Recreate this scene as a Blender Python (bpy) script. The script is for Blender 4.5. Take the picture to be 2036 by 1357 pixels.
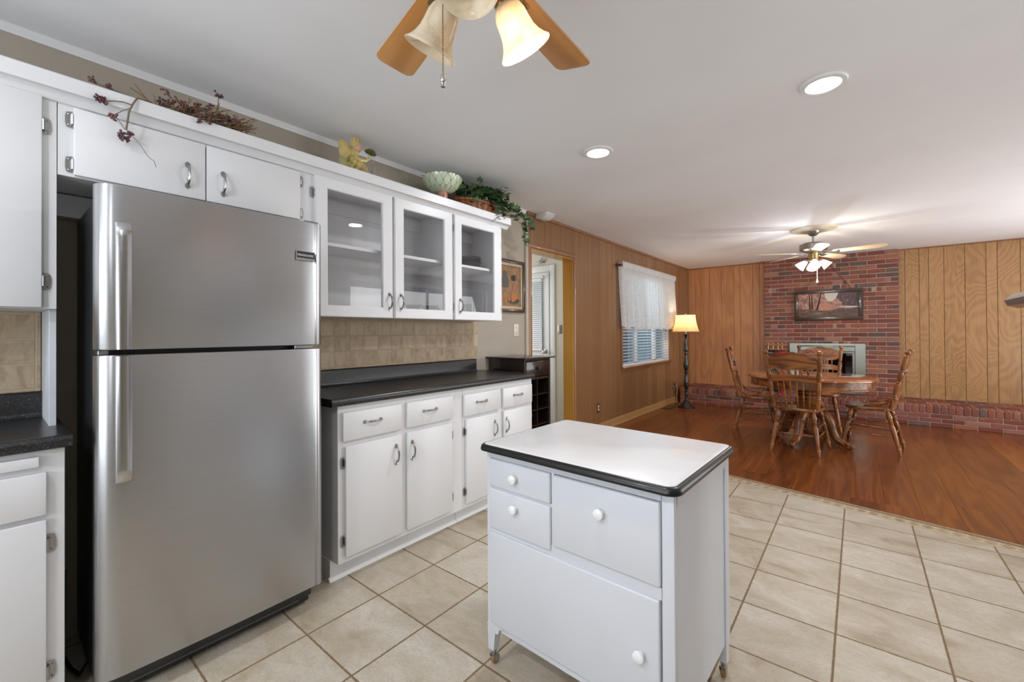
import bpy, bmesh, math, random
from math import sin, cos, pi, radians as R
from mathutils import Vector, Matrix

random.seed(7)
for o in list(bpy.data.objects): bpy.data.objects.remove(o)
SC = bpy.context.scene
COL = SC.collection

# ------------------------------------------------------------------ camera
F_PX, YAW, PITCH, ROLL, CYP = 848.76, 0.681, 0.0063, -0.006, 656.01
CAM = Vector((2.5303, 0.0, 1.244))
cd = bpy.data.cameras.new('camera'); cam = bpy.data.objects.new('camera', cd); COL.objects.link(cam)
cd.sensor_width = 36.0; cd.lens = 36.0*F_PX/2036.0; cd.shift_y = (CYP-678.5)/2036.0
cd.clip_start = 0.02; cd.clip_end = 100
_f = Vector((-sin(YAW), cos(YAW), 0)); _r = Vector((cos(YAW), sin(YAW), 0)); _u = Vector((0, 0, 1))
f2 = _f*cos(PITCH)+_u*sin(PITCH); u2 = _u*cos(PITCH)-_f*sin(PITCH)
r3 = _r*cos(ROLL)+u2*sin(ROLL); u3 = u2*cos(ROLL)-_r*sin(ROLL)
cam.matrix_world = Matrix(((r3.x, u3.x, -f2.x, CAM.x), (r3.y, u3.y, -f2.y, CAM.y), (r3.z, u3.z, -f2.z, CAM.z), (0, 0, 0, 1)))
SC.camera = cam

# ------------------------------------------------------------------ light and exposure
SC.view_settings.view_transform = 'Standard'; SC.view_settings.look = 'None'
SC.view_settings.exposure = 0.0; SC.view_settings.gamma = 1.0; SC.view_settings.use_curve_mapping = False
W = bpy.data.worlds.new('daylight'); SC.world = W; W.use_nodes = True
wn = W.node_tree; wn.nodes['Background'].inputs[0].default_value = (0.16, 0.42, 0.62, 1); wn.nodes['Background'].inputs[1].default_value = 0.45
def lamp(name, kind, loc, energy, col=(1, 1, 1), size=0.1, size_y=None, rot=(0, 0, 0), spot=None):
    l = bpy.data.lights.new(name, kind); l.energy = energy; l.color = col
    if kind == 'AREA':
        l.size = size
        if size_y: l.shape = 'RECTANGLE'; l.size_y = size_y
        else: l.shape = 'DISK'
    elif kind == 'SPOT':
        l.shadow_soft_size = size; l.spot_size = spot or 2.6; l.spot_blend = 1.0
    else: l.shadow_soft_size = size
    o = bpy.data.objects.new(name, l); o.location = loc; o.rotation_euler = rot; COL.objects.link(o); return o
H = 2.44          # ceiling height
XR = 5.2          # right wall
YB = -1.9         # back wall
YF = 8.53         # far wall
# daylight at the windows the photo does not show (right wall, wall behind the camera); the hall has an added fill lamp
lamp('daylight_back', 'AREA', (1.7, YB-0.14, 1.45), 62, (.90, .96, 1.02), 2.3, 1.2, (R(120), 0, 0))
lamp('daylight_right_kitchen', 'AREA', (XR+0.14, 2.15, 1.12), 15, (.96, .98, 1), .42, 1.9, (0, R(90), 0)).rotation_euler = (R(90), 0, R(90))
lamp('daylight_right_dining', 'AREA', (XR+0.14, 5.9, 1.25), 100, (1, .98, .95), 3.6, 1.9, (0, R(90), 0)).rotation_euler = (R(110), 0, R(90))
lamp('hall_fill', 'AREA', (-1.6, 4.0, 1.5), 13, (.95, .98, 1), .8, 1.2).rotation_euler = (R(90), 0, R(-70))  # added lamp inside the hall, in place of daylight from its door

# ------------------------------------------------------------------ helpers
WM = {}
def s2l(c):
    return tuple((v/12.92 if v <= .04045 else ((v+.055)/1.055)**2.4) for v in c)
def rgb(r, g, b): return s2l((r/255, g/255, b/255))+(1,)

class MB:
    def __init__(s, M=None):
        s.bm = bmesh.new(); s.M = M or Matrix(); s.cl = s.bm.loops.layers.float_color.new('pc')
    def _v(s, p): return s.bm.verts.new(s.M @ Vector(p))
    def _col(s, faces, c):
        if c is None: return
        for f in faces:
            for l in f.loops: l[s.cl] = (c[0], c[1], c[2], 1)
    def face(s, vs, c=None):
        try: f = s.bm.faces.new(vs)
        except ValueError: return None
        s._col([f], c); return f
    def box(s, x0, x1, y0, y1, z0, z1, bev=0, seg=2, c=None):
        x0, x1 = min(x0, x1), max(x0, x1); y0, y1 = min(y0, y1), max(y0, y1); z0, z1 = min(z0, z1), max(z0, z1)
        v = [s._v((x, y, z)) for x in (x0, x1) for y in (y0, y1) for z in (z0, z1)]
        fs = [s.face([v[i] for i in q], c) for q in ((0, 1, 3, 2), (4, 6, 7, 5), (0, 4, 5, 1), (2, 3, 7, 6), (0, 2, 6, 4), (1, 5, 7, 3))]
        if bev:
            es = list({e for f in fs for e in f.edges})
            r = bmesh.ops.bevel(s.bm, geom=es, offset=bev, segments=seg, affect='EDGES', profile=.5)
            s._col(r['faces'], c)
        return s
    def prism(s, poly, axis, a, b, c=None, bev=0):
        """extrude a 2-D polygon along axis from a to b (axis x: (y,z); y: (x,z); z: (x,y))"""
        def p(q, t): return {'x': (t, q[0], q[1]), 'y': (q[0], t, q[1]), 'z': (q[0], q[1], t)}[axis]
        A = [s._v(p(q, a)) for q in poly]; B = [s._v(p(q, b)) for q in poly]
        n = len(poly); fs = [s.face(A, c), s.face(B[::-1], c)]
        for i in range(n): fs.append(s.face([A[i], A[(i+1) % n], B[(i+1) % n], B[i]], c))
        fs = [f for f in fs if f]
        bmesh.ops.recalc_face_normals(s.bm, faces=fs)
        if bev:
            es = list({e for f in fs[:2] for e in f.edges})
            r = bmesh.ops.bevel(s.bm, geom=es, offset=bev, segments=2, affect='EDGES', profile=.5); s._col(r['faces'], c)
        return s
    def lathe(s, p0, p1, prof, n=16, c=None, cap=True):
        """revolve prof [(radius, t)] about p0->p1; t is 0..1 along it"""
        p0, p1 = Vector(p0), Vector(p1); d = p1-p0
        z = d.normalized(); x = z.orthogonal().normalized(); y = z.cross(x)
        rings = []
        for r, t in prof:
            q = p0+d*t
            rings.append([s._v(q+(x*cos(2*pi*k/n)+y*sin(2*pi*k/n))*max(r, 1e-5)) for k in range(n)])
        for a, b in zip(rings, rings[1:]):
            for k in range(n): s.face([a[k], a[(k+1) % n], b[(k+1) % n], b[k]], c)
        if cap: s.face(rings[0][::-1], c); s.face(rings[-1], c)
        return s
    def tube(s, pts, r, n=8, c=None, flat=1.0, up=None):
        pts = [Vector(p) for p in pts]; m = len(pts)
        rs = r if hasattr(r, '__len__') else [r]*m
        rings = []; px = None
        for i, p in enumerate(pts):
            t = (pts[min(i+1, m-1)]-pts[max(i-1, 0)]).normalized()
            if up is not None: x = Vector(up).cross(t).normalized()
            elif px is None: x = t.orthogonal().normalized()
            else: x = (px-t*px.dot(t)).normalized()
            px = x; y = t.cross(x)
            rings.append([s._v(p+(x*cos(2*pi*k/n)+y*sin(2*pi*k/n)*flat)*rs[i]) for k in range(n)])
        for a, b in zip(rings, rings[1:]):
            for k in range(n): s.face([a[k], a[(k+1) % n], b[(k+1) % n], b[k]], c)
        s.face(rings[0][::-1], c); s.face(rings[-1], c)
        return s
    def ball(s, p, r, n=10, m=6, sc=(1, 1, 1), c=None, Mx=None):
        p = Vector(p); rows = []
        for j in range(m+1):
            th = pi*j/m; row = []
            for k in range(n):
                q = Vector((sin(th)*cos(2*pi*k/n)*sc[0], sin(th)*sin(2*pi*k/n)*sc[1], cos(th)*sc[2]))*r
                if Mx: q = Mx @ q
                row.append(p+q)
            rows.append(row)
        top = s._v(rows[0][0]); bot = s._v(rows[-1][0])
        V = [[s._v(q) for q in row] for row in rows[1:-1]]
        for k in range(n):
            s.face([top, V[0][k], V[0][(k+1) % n]], c); s.face([bot, V[-1][(k+1) % n], V[-1][k]], c)
        for a, b in zip(V, V[1:]):
            for k in range(n): s.face([a[k], b[k], b[(k+1) % n], a[(k+1) % n]], c)
        return s
    def grid(s, P, c=None, closed=False):
        """P[i][j] points -> sheet"""
        V = [[s._v(q) for q in row] for row in P]
        n = len(V[0])
        for a, b in zip(V, V[1:]):
            for k in range(n if closed else n-1): s.face([a[k], a[(k+1) % n], b[(k+1) % n], b[k]], c)
        return s
    def build(s, name, mat, parent=None, smooth=True, ang=35, kind=None, label=None, recalc=False):
        if parent is not None: s.bm.transform(WM[parent.name].inverted())
        if recalc: bmesh.ops.recalc_face_normals(s.bm, faces=s.bm.faces)
        me = bpy.data.meshes.new(name); s.bm.to_mesh(me); s.bm.free()
        o = bpy.data.objects.new(name, me); COL.objects.link(o)
        for m in (mat if isinstance(mat, (list, tuple)) else [mat]): me.materials.append(m)
        if smooth:
            me.shade_smooth(); me.set_sharp_from_angle(angle=R(ang))
        if parent is not None: o.parent = parent; WM[o.name] = WM[parent.name].copy()
        else: WM[o.name] = Matrix()
        if kind: o['kind'] = kind
        if label: o['label'] = label
        return o
def thing(name, label, cat, loc=(0, 0, 0), rz=0, group=None):
    o = bpy.data.objects.new(name, None); COL.objects.link(o); o.empty_display_size = .1
    o.location = loc; o.rotation_euler = (0, 0, rz); WM[o.name] = Matrix.Translation(loc) @ Matrix.Rotation(rz, 4, 'Z')
    o['label'] = label; o['category'] = cat
    if group: o['group'] = group
    return o
def tag(o, label, cat, group=None, kind=None):
    o['label'] = label; o['category'] = cat
    if group: o['group'] = group
    if kind: o['kind'] = kind
    return o
def copy_tree(o, parent=None):
    c = o.copy(); COL.objects.link(c)
    if parent is not None: c.parent = parent
    for ch in list(o.children): copy_tree(ch, c)
    return c
def dup(root, loc, rz, label):
    c = copy_tree(root); c.location = loc; c.rotation_euler = (0, 0, rz); c['label'] = label; return c

# ------------------------------------------------------------------ materials
def newmat(name):
    m = bpy.data.materials.new(name); m.use_nodes = True; nt = m.node_tree
    b = nt.nodes['Principled BSDF']; return m, nt, b
def setp(b, col=None, rough=.5, metal=0, spec=None, coat=0, coat_rough=.05, trans=0, emis=None, es=0, sss=0):
    if col is not None: b.inputs['Base Color'].default_value = col
    b.inputs['Roughness'].default_value = rough; b.inputs['Metallic'].default_value = metal
    if spec is not None: b.inputs['Specular IOR Level'].default_value = spec
    b.inputs['Coat Weight'].default_value = coat; b.inputs['Coat Roughness'].default_value = coat_rough
    b.inputs['Transmission Weight'].default_value = trans
    if emis: b.inputs['Emission Color'].default_value = emis; b.inputs['Emission Strength'].default_value = es
def N(nt, t, **k):
    n = nt.nodes.new(t)
    for a, v in k.items():
        if a in n.inputs.keys(): n.inputs[a].default_value = v
        else: setattr(n, a, v)
    return n
def lk(nt, a, b): nt.links.new(a, b)
def math_(nt, op, a, b=None, c=None):
    n = nt.nodes.new('ShaderNodeMath'); n.operation = op
    for i, v in enumerate((a, b, c)):
        if v is None: continue
        if isinstance(v, (int, float)): n.inputs[i].default_value = v
        else: lk(nt, v, n.inputs[i])
    return n.outputs[0]
def ramp(nt, fac, stops):
    n = nt.nodes.new('ShaderNodeValToRGB'); e = n.color_ramp.elements
    while len(e) < len(stops): e.new(.5)
    for i, (p, c) in enumerate(stops): e[i].position = p; e[i].color = c
    lk(nt, fac, n.inputs[0]); return n.outputs[0]
def mix(nt, fac, a, b, mode='MIX'):
    n = nt.nodes.new('ShaderNodeMix'); n.data_type = 'RGBA'; n.blend_type = mode
    for i, v in ((0, fac), (6, a), (7, b)):
        if isinstance(v, (int, float)): n.inputs[i].default_value = v
        elif isinstance(v, tuple): n.inputs[i].default_value = v
        else: lk(nt, v, n.inputs[i])
    return n.outputs[2]
def bump(nt, h, b, strength=.3, dist=.01):
    n = nt.nodes.new('ShaderNodeBump'); n.inputs['Strength'].default_value = strength; n.inputs['Distance'].default_value = dist
    lk(nt, h, n.inputs['Height']); lk(nt, n.outputs[0], b.inputs['Normal'])
def objco(nt, scale=(1, 1, 1)):
    t = nt.nodes.new('ShaderNodeTexCoord'); m = nt.nodes.new('ShaderNodeMapping'); m.inputs['Scale'].default_value = scale
    lk(nt, t.outputs['Object'], m.inputs['Vector']); return m.outputs[0]
def noise(nt, vec, scale, detail=3, rough=.5, dist=0):
    n = nt.nodes.new('ShaderNodeTexNoise'); n.inputs['Scale'].default_value = scale; n.inputs['Detail'].default_value = detail
    n.inputs['Roughness'].default_value = rough; n.inputs['Distortion'].default_value = dist
    if vec is not None: lk(nt, vec, n.inputs['Vector'])
    return n.outputs['Fac']
def paint(name, col, rough=.4, var=.03, metal=0, coat=0, sc=6, bs=.0, bscale=200, **k):
    m, nt, b = newmat(name); setp(b, col, rough, metal, coat=coat, **k)
    v = objco(nt); f = noise(nt, v, sc, 4)
    d = tuple(max(0, x*(1-var*3)) for x in col[:3])+(1,); l = tuple(min(1, x*(1+var)) for x in col[:3])+(1,)
    lk(nt, ramp(nt, f, [(.3, d), (.6, l)]), b.inputs['Base Color'])
    if bs: bump(nt, noise(nt, v, bscale, 2), b, bs, .002)
    return m
def plain(name, col, rough=.5, metal=0, **k):
    m, nt, b = newmat(name); setp(b, col, rough, metal, **k)
    v = objco(nt); f = noise(nt, v, 25, 3)
    lk(nt, mix(nt, f, tuple(x*.93 for x in col[:3])+(1,), tuple(min(1, x*1.05) for x in col[:3])+(1,)), b.inputs['Base Color'])
    return m
def wood(name, cols, axis='Z', ring=9, nscale=2.2, stretch=.14, streak=.35, rough=.35, coat=0, attr=False, spread=.12, bs=.05, coat_rough=.08, contrast=1.0):
    """grain: contour lines of a stretched noise field plus fine streaks; per-plank shift from attribute pc"""
    m, nt, b = newmat(name); setp(b, cols[1], rough, coat=coat, coat_rough=coat_rough)
    sc = [1, 1, 1]; sc['XYZ'.index(axis)] = stretch
    v = objco(nt, tuple(sc))
    rnd = None
    if attr:
        a = nt.nodes.new('ShaderNodeAttribute'); a.attribute_name = 'pc'
        sep = nt.nodes.new('ShaderNodeSeparateColor'); lk(nt, a.outputs['Color'], sep.inputs[0])
        vm = nt.nodes.new('ShaderNodeVectorMath'); vm.operation = 'MULTIPLY_ADD'
        lk(nt, a.outputs['Color'], vm.inputs[0]); vm.inputs[1].default_value = (13, 17, 11); lk(nt, v, vm.inputs[2]); v = vm.outputs[0]
        rnd = sep.outputs[0]
    n1 = noise(nt, v, nscale, 2, .45, .4)
    rings = math_(nt, 'SINE', math_(nt, 'MULTIPLY', n1, ring*6.28))
    rings = math_(nt, 'MULTIPLY_ADD', rings, .5, .5)
    fs = [7, 7, 7]; fs['XYZ'.index(axis)] = .6
    mp = nt.nodes.new('ShaderNodeMapping'); mp.inputs['Scale'].default_value = fs; lk(nt, v, mp.inputs['Vector'])
    n2 = noise(nt, mp.outputs[0], 14, 4, .65)
    n3 = noise(nt, v, .9, 1)
    f = math_(nt, 'ADD', math_(nt, 'MULTIPLY', rings, (1-streak)*contrast), math_(nt, 'MULTIPLY', n2, streak))
    f = math_(nt, 'ADD', f, math_(nt, 'MULTIPLY', math_(nt, 'SUBTRACT', n3, .5), .35))
    if rnd is not None: f = math_(nt, 'ADD', f, math_(nt, 'MULTIPLY', math_(nt, 'SUBTRACT', rnd, .5), spread*2))
    c = ramp(nt, f, [(.05, cols[0]), (.5, cols[1]), (.95, cols[2])])
    lk(nt, c, b.inputs['Base Color'])
    bump(nt, n2, b, bs, .002)
    return m
def tiles(name, ax, pitch, org, grout, gcol, stops, nsc=3, per=.25, rough=.35, bs=.4, vein=None, coat=0):
    """square tiles laid out on two object axes; the joints are recessed"""
    m, nt, b = newmat(name); setp(b, None, rough, coat=coat)
    t = nt.nodes.new('ShaderNodeTexCoord'); sp = nt.nodes.new('ShaderNodeSeparateXYZ'); lk(nt, t.outputs['Object'], sp.inputs[0])
    cells = []; ds = []
    for i, a in enumerate(ax):
        u = math_(nt, 'DIVIDE', math_(nt, 'SUBTRACT', sp.outputs['XYZ'.index(a)], org[i]), pitch[i])
        fr = math_(nt, 'FRACT', u); cells.append(math_(nt, 'FLOOR', u))
        d = math_(nt, 'MINIMUM', fr, math_(nt, 'SUBTRACT', 1, fr)); ds.append(math_(nt, 'MULTIPLY', d, pitch[i]))
    v = objco(nt); wob = math_(nt, 'MULTIPLY', math_(nt, 'SUBTRACT', noise(nt, v, 60, 3), .5), grout*.6)
    dm = math_(nt, 'ADD', math_(nt, 'MINIMUM', ds[0], ds[1]), wob)
    g = nt.nodes.new('ShaderNodeMapRange'); g.inputs[1].default_value = grout*.4; g.inputs[2].default_value = grout*.65; lk(nt, dm, g.inputs[0])
    g = g.outputs[0]
    cb = nt.nodes.new('ShaderNodeCombineXYZ'); lk(nt, cells[0], cb.inputs[0]); lk(nt, cells[1], cb.inputs[1])
    wn_ = nt.nodes.new('ShaderNodeTexWhiteNoise'); wn_.noise_dimensions = '3D'; lk(nt, cb.outputs[0], wn_.inputs['Vector'])
    vm = nt.nodes.new('ShaderNodeVectorMath'); vm.operation = 'MULTIPLY_ADD'
    lk(nt, wn_.outputs['Color'], vm.inputs[0]); vm.inputs[1].default_value = (9, 7, 5); lk(nt, v, vm.inputs[2])
    mp = nt.nodes.new('ShaderNodeMapping'); mp.inputs['Scale'].default_value = (1, 1.8, 1); mp.inputs['Rotation'].default_value = (0, 0, .9); lk(nt, vm.outputs[0], mp.inputs['Vector'])
    f1 = noise(nt, mp.outputs[0], nsc, 8, .62, .7)
    f = math_(nt, 'ADD', f1, math_(nt, 'MULTIPLY', math_(nt, 'SUBTRACT', wn_.outputs['Value'], .5), per))
    c = ramp(nt, f, stops)
    if vein:
        f2 = noise(nt, mp.outputs[0], nsc*4, 6, .7, 1.5)
        vf = ramp(nt, math_(nt, 'ABSOLUTE', math_(nt, 'SUBTRACT', f2, .5)), [(0, (1, 1, 1, 1)), (.035, (0, 0, 0, 1))])
        c = mix(nt, math_(nt, 'MULTIPLY', vf, .45), c, vein)
    lk(nt, mix(nt, g, gcol, c), b.inputs['Base Color'])
    rr = nt.nodes.new('ShaderNodeMapRange'); lk(nt, g, rr.inputs[0]); rr.inputs[3].default_value = .9; rr.inputs[4].default_value = rough
    lk(nt, rr.outputs[0], b.inputs['Roughness'])
    h = math_(nt, 'ADD', math_(nt, 'MULTIPLY', g, 1.0), math_(nt, 'MULTIPLY', noise(nt, v, 28, 6, .6), .25))
    bump(nt, h, b, bs, .003)
    return m
def thin_glass(name, tint=(1, 1, 1, 1), rough=0.0, refl=1.0):
    m = bpy.data.materials.new(name); m.use_nodes = True; nt = m.node_tree; nt.nodes.clear()
    o = nt.nodes.new('ShaderNodeOutputMaterial'); tr = nt.nodes.new('ShaderNodeBsdfTransparent'); gl = nt.nodes.new('ShaderNodeBsdfGlossy')
    tr.inputs[0].default_value = tint; gl.inputs['Roughness'].default_value = rough; gl.inputs['Color'].default_value = (refl, refl, refl, 1)
    fr = nt.nodes.new('ShaderNodeFresnel'); ge = nt.nodes.new('ShaderNodeNewGeometry'); mr = nt.nodes.new('ShaderNodeMapRange'); lk(nt, ge.outputs['Backfacing'], mr.inputs[0]); mr.inputs[3].default_value = 1.5; mr.inputs[4].default_value = 1/1.5; lk(nt, mr.outputs[0], fr.inputs[0])
    mx = nt.nodes.new('ShaderNodeMixShader'); lk(nt, fr.outputs[0], mx.inputs[0]); lk(nt, tr.outputs[0], mx.inputs[1]); lk(nt, gl.outputs[0], mx.inputs[2]); lk(nt, mx.outputs[0], o.inputs[0])
    return m
def glow(name, col, strength, base=None):
    m, nt, b = newmat(name); setp(b, base or col, .4, emis=col, es=strength); return m
def steel(name, col, rough=.28, aniso=.8, along='Z', bs=.03, sc=None):
    m, nt, b = newmat(name); setp(b, col, rough, 1.0)
    v = objco(nt, sc or (1, 1, 90)); f = noise(nt, v, 8, 4, .6)
    lk(nt, ramp(nt, f, [(.35, tuple(x*.93 for x in col[:3])+(1,)), (.65, col)]), b.inputs['Base Color'])
    rr = nt.nodes.new('ShaderNodeMapRange'); lk(nt, f, rr.inputs[0]); rr.inputs[3].default_value = rough*.85; rr.inputs[4].default_value = rough*1.2
    lk(nt, rr.outputs[0], b.inputs['Roughness'])
    if aniso:
        b.inputs['Anisotropic'].default_value = aniso; b.inputs['Anisotropic Rotation'].default_value = .25
        t = nt.nodes.new('ShaderNodeTangent'); t.direction_type = 'RADIAL'; t.axis = along; lk(nt, t.outputs[0], b.inputs['Tangent'])
    return m

M_ceil = paint('ceiling_paint', rgb(244, 245, 248), .85, .012, sc=1.2, bs=.05, bscale=90)
M_beige = paint('beige_wall_paint', rgb(176, 166, 152), .8, .015, sc=2, bs=.05, bscale=150)
M_hall = paint('hall_wall_paint', rgb(214, 206, 190), .8, .01, sc=2)
M_white = paint('white_cabinet_paint', rgb(226, 226, 228), .34, .008, sc=3, bs=.03, bscale=60)
M_white2 = paint('white_trim_paint', rgb(238, 238, 238), .4, .008)
M_cart = paint('grey_white_cart_paint', rgb(214, 216, 222), .3, .01, sc=3, bs=.02, bscale=40)
M_inside = paint('cabinet_inside_paint', rgb(226, 226, 226), .6, .01)
M_enamel = paint('white_enamel', rgb(228, 228, 230), .3, .015, sc=7, coat=.15)
M_blackenamel = paint('black_enamel', rgb(14, 14, 15), .34, .02, coat=.1)
M_knob = plain('white_ceramic', rgb(245, 245, 245), .15, coat=.6)
M_nickel = plain('satin_nickel', rgb(168, 168, 168), .28, 1.0)
M_chrome = plain('chrome', rgb(200, 200, 200), .12, 1.0)
M_brass = plain('brass', rgb(190, 150, 80), .25, 1.0)
M_black = plain('black_plastic', rgb(18, 18, 19), .4)
M_dark = plain('dark_void', rgb(16, 15, 15), .7)
M_rubber = plain('rubber', rgb(35, 33, 30), .7)
M_castor = plain('tan_caster_wheel', rgb(150, 112, 70), .5)
PANL = dict(axis='Z', attr=True)
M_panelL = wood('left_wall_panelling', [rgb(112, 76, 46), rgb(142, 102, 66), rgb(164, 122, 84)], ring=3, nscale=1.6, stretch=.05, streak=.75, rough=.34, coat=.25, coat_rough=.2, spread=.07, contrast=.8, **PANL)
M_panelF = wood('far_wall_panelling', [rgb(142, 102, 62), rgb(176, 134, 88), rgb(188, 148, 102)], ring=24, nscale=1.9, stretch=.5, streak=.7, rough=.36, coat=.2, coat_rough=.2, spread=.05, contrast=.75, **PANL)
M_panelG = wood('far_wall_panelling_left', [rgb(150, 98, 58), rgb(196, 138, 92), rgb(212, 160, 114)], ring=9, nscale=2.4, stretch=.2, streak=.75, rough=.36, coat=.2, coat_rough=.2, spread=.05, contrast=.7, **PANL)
M_trimw = wood('brown_trim_wood', [rgb(112, 74, 46), rgb(142, 98, 66), rgb(158, 114, 80)], ring=4, stretch=.08, streak=.7, rough=.35, coat=.3)
M_jamb = wood('golden_jamb_wood', [rgb(150, 100, 36), rgb(186, 132, 52), rgb(200, 148, 68)], ring=4, stretch=.08, streak=.6, rough=.35, coat=.2)
M_base = wood('baseboard_wood', [rgb(150, 112, 66), rgb(178, 138, 88), rgb(192, 154, 104)], axis='Y', ring=3, stretch=.08, streak=.7, rough=.35, coat=.2)
M_floorw = wood('laminate_floor', [rgb(62, 30, 8), rgb(122, 62, 20), rgb(152, 90, 34)], axis='Y', ring=7, nscale=5, stretch=.09, streak=.72, rough=.27, coat=.22, coat_rough=.2, attr=True, spread=.10, contrast=.8, bs=.02)
M_oak = wood('oak', [rgb(72, 36, 12), rgb(132, 78, 32), rgb(168, 108, 52)], axis='Z', ring=5, nscale=5, stretch=.2, streak=.5, rough=.34, coat=.3, coat_rough=.15)
M_oakx = wood('oak_crosswise', [rgb(70, 34, 12), rgb(136, 78, 32), rgb(172, 108, 52)], axis='X', ring=6, nscale=7, stretch=.2, streak=.45, rough=.32, coat=.3, coat_rough=.15)
M_oaktop = wood('oak_table_top', [rgb(120, 60, 18), rgb(172, 100, 40), rgb(196, 124, 58)], axis='X', ring=4, nscale=4, stretch=.12, streak=.6, rough=.14, coat=.9, coat_rough=.04)
M_blade = wood('maple_blade', [rgb(176, 118, 60), rgb(204, 146, 84), rgb(216, 162, 100)], axis='X', ring=4, nscale=4, stretch=.12, streak=.5, rough=.35)
M_blade2 = wood('pale_blade', [rgb(206, 180, 140), rgb(226, 204, 168), rgb(236, 218, 186)], axis='X', ring=3, nscale=4, stretch=.1, streak=.6, rough=.4)
M_espresso = wood('espresso_wood', [rgb(24, 17, 14), rgb(40, 29, 24), rgb(54, 40, 33)], ring=4, stretch=.15, streak=.6, rough=.25, coat=.5)
M_frame = wood('dark_frame_wood', [rgb(36, 22, 14), rgb(62, 42, 30), rgb(84, 60, 44)], axis='X', ring=3, stretch=.1, streak=.7, rough=.3, coat=.5)
TX0, TY0, TP = 2.1088, 3.5507, 0.3391
M_tile = tiles('floor_tile', 'XY', (TP, TP), (TX0, TY0), .0075, rgb(124, 102, 74),
               [(.22, rgb(150, 134, 110)), (.40, rgb(178, 166, 146)), (.58, rgb(192, 183, 168)), (.8, rgb(206, 200, 190))], 3.4, .16, .42, .35, rgb(160, 136, 104))
M_splash = tiles('wall_tile', 'YZ', (.103, .098), (1.877, 1.130), .006, rgb(192, 172, 144),
                 [(.22, rgb(150, 126, 98)), (.45, rgb(184, 162, 134)), (.62, rgb(198, 178, 152)), (.85, rgb(212, 196, 172))], 11, .22, .5, .6, rgb(150, 126, 98))
def laminate():
    m, nt, b = newmat('black_laminate'); setp(b, rgb(34, 34, 35), .28)
    v = objco(nt); n = noise(nt, v, 190, 2, .6); n2 = noise(nt, v, 420, 1)
    sp = ramp(nt, n, [(.55, rgb(30, 30, 32)), (.66, rgb(58, 59, 61)), (.74, rgb(112, 113, 114))])
    sp2 = ramp(nt, n2, [(.66, (0, 0, 0, 1)), (.72, (1, 1, 1, 1))])
    lk(nt, mix(nt, math_(nt, 'MULTIPLY', sp2, .35), sp, rgb(150, 148, 144)), b.inputs['Base Color']); return m
M_lam = laminate()
def brickmat():
    m, nt, b = newmat('brick'); setp(b, None, .62)
    a = nt.nodes.new('ShaderNodeAttribute'); a.attribute_name = 'pc'; v = objco(nt)
    n1 = noise(nt, v, 30, 5, .7); n2 = noise(nt, v, 9, 3, .6)
    c = mix(nt, math_(nt, 'MULTIPLY', n1, .45), a.outputs['Color'], rgb(92, 42, 26))
    lt = ramp(nt, n2, [(.6, (0, 0, 0, 1)), (.74, (1, 1, 1, 1))])
    c = mix(nt, math_(nt, 'MULTIPLY', lt, .3), c, rgb(192, 140, 118))
    lk(nt, c, b.inputs['Base Color']); bump(nt, math_(nt, 'ADD', n1, n2), b, .6, .006); return m
M_brick = brickmat()
M_mortar = paint('mortar', rgb(180, 158, 142), .9, .06, sc=30, bs=.5, bscale=120)
M_ss = steel('brushed_stainless', rgb(188, 189, 191), .32, .75)
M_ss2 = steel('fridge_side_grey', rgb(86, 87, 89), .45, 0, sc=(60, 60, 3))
M_silver = steel('fireplace_silver', rgb(158, 160, 150), .3, .3)
M_pane = thin_glass('cabinet_pane', refl=.6); M_winpane = thin_glass('window_pane', (.82, .9, .92, 1))
M_fireglass = thin_glass('fire_door_glass', (.25, .25, .26, 1))
m, nt, b = newmat('crystal'); setp(b, rgb(138, 141, 145), .03, trans=1.0); b.inputs['IOR'].default_value = 1.5; M_crystal = m
M_blind = plain('white_blind_slat', rgb(238, 240, 242), .35)
M_ivory = plain('ivory_plastic', rgb(226, 220, 206), .4)
M_brownplate = plain('brown_plate', rgb(96, 62, 40), .4)
M_bronze = plain('black_bronze', rgb(22, 20, 22), .2, coat=.7)

M_groove = plain('groove_brown', rgb(84, 54, 30), .7)
# ------------------------------------------------------------------ room shell
def cut_line(x): return 4.055-.178*(x-1.62)        # edge of the laminate floor
def cut_tile(x): return 3.905-.193*(x-1.767)       # edge of the tile field
m_ = MB(); m_.prism([(-.02, YB-.12), (XR+.12, YB-.12), (XR+.12, cut_tile(XR+.12)), (-.02, cut_tile(-.02))], 'z', -.06, 0)
m_.build('floor', M_tile, kind='structure', smooth=False)
# planked laminate
m_ = MB(); pw = .192; y_ = 0
x = -.02
while x < XR:
    y = 3.0-random.random()*1.2; x1 = min(x+pw, XR+.02)
    while y < YF+.05:
        y1 = y+1.21; c = (random.random(), random.random(), random.random())
        m_.box(x, x1, y, min(y1, YF+.05), -.06, 0, .0012, 1, c); y = y1
    x += pw
bmesh.ops.bisect_plane(m_.bm, geom=m_.bm.verts[:]+m_.bm.edges[:]+m_.bm.faces[:], plane_co=(1.62, 4.055, 0), plane_no=(.178, 1, 0), clear_inner=True)
m_.build('floor', M_floorw, kind='structure', smooth=False)
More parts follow.
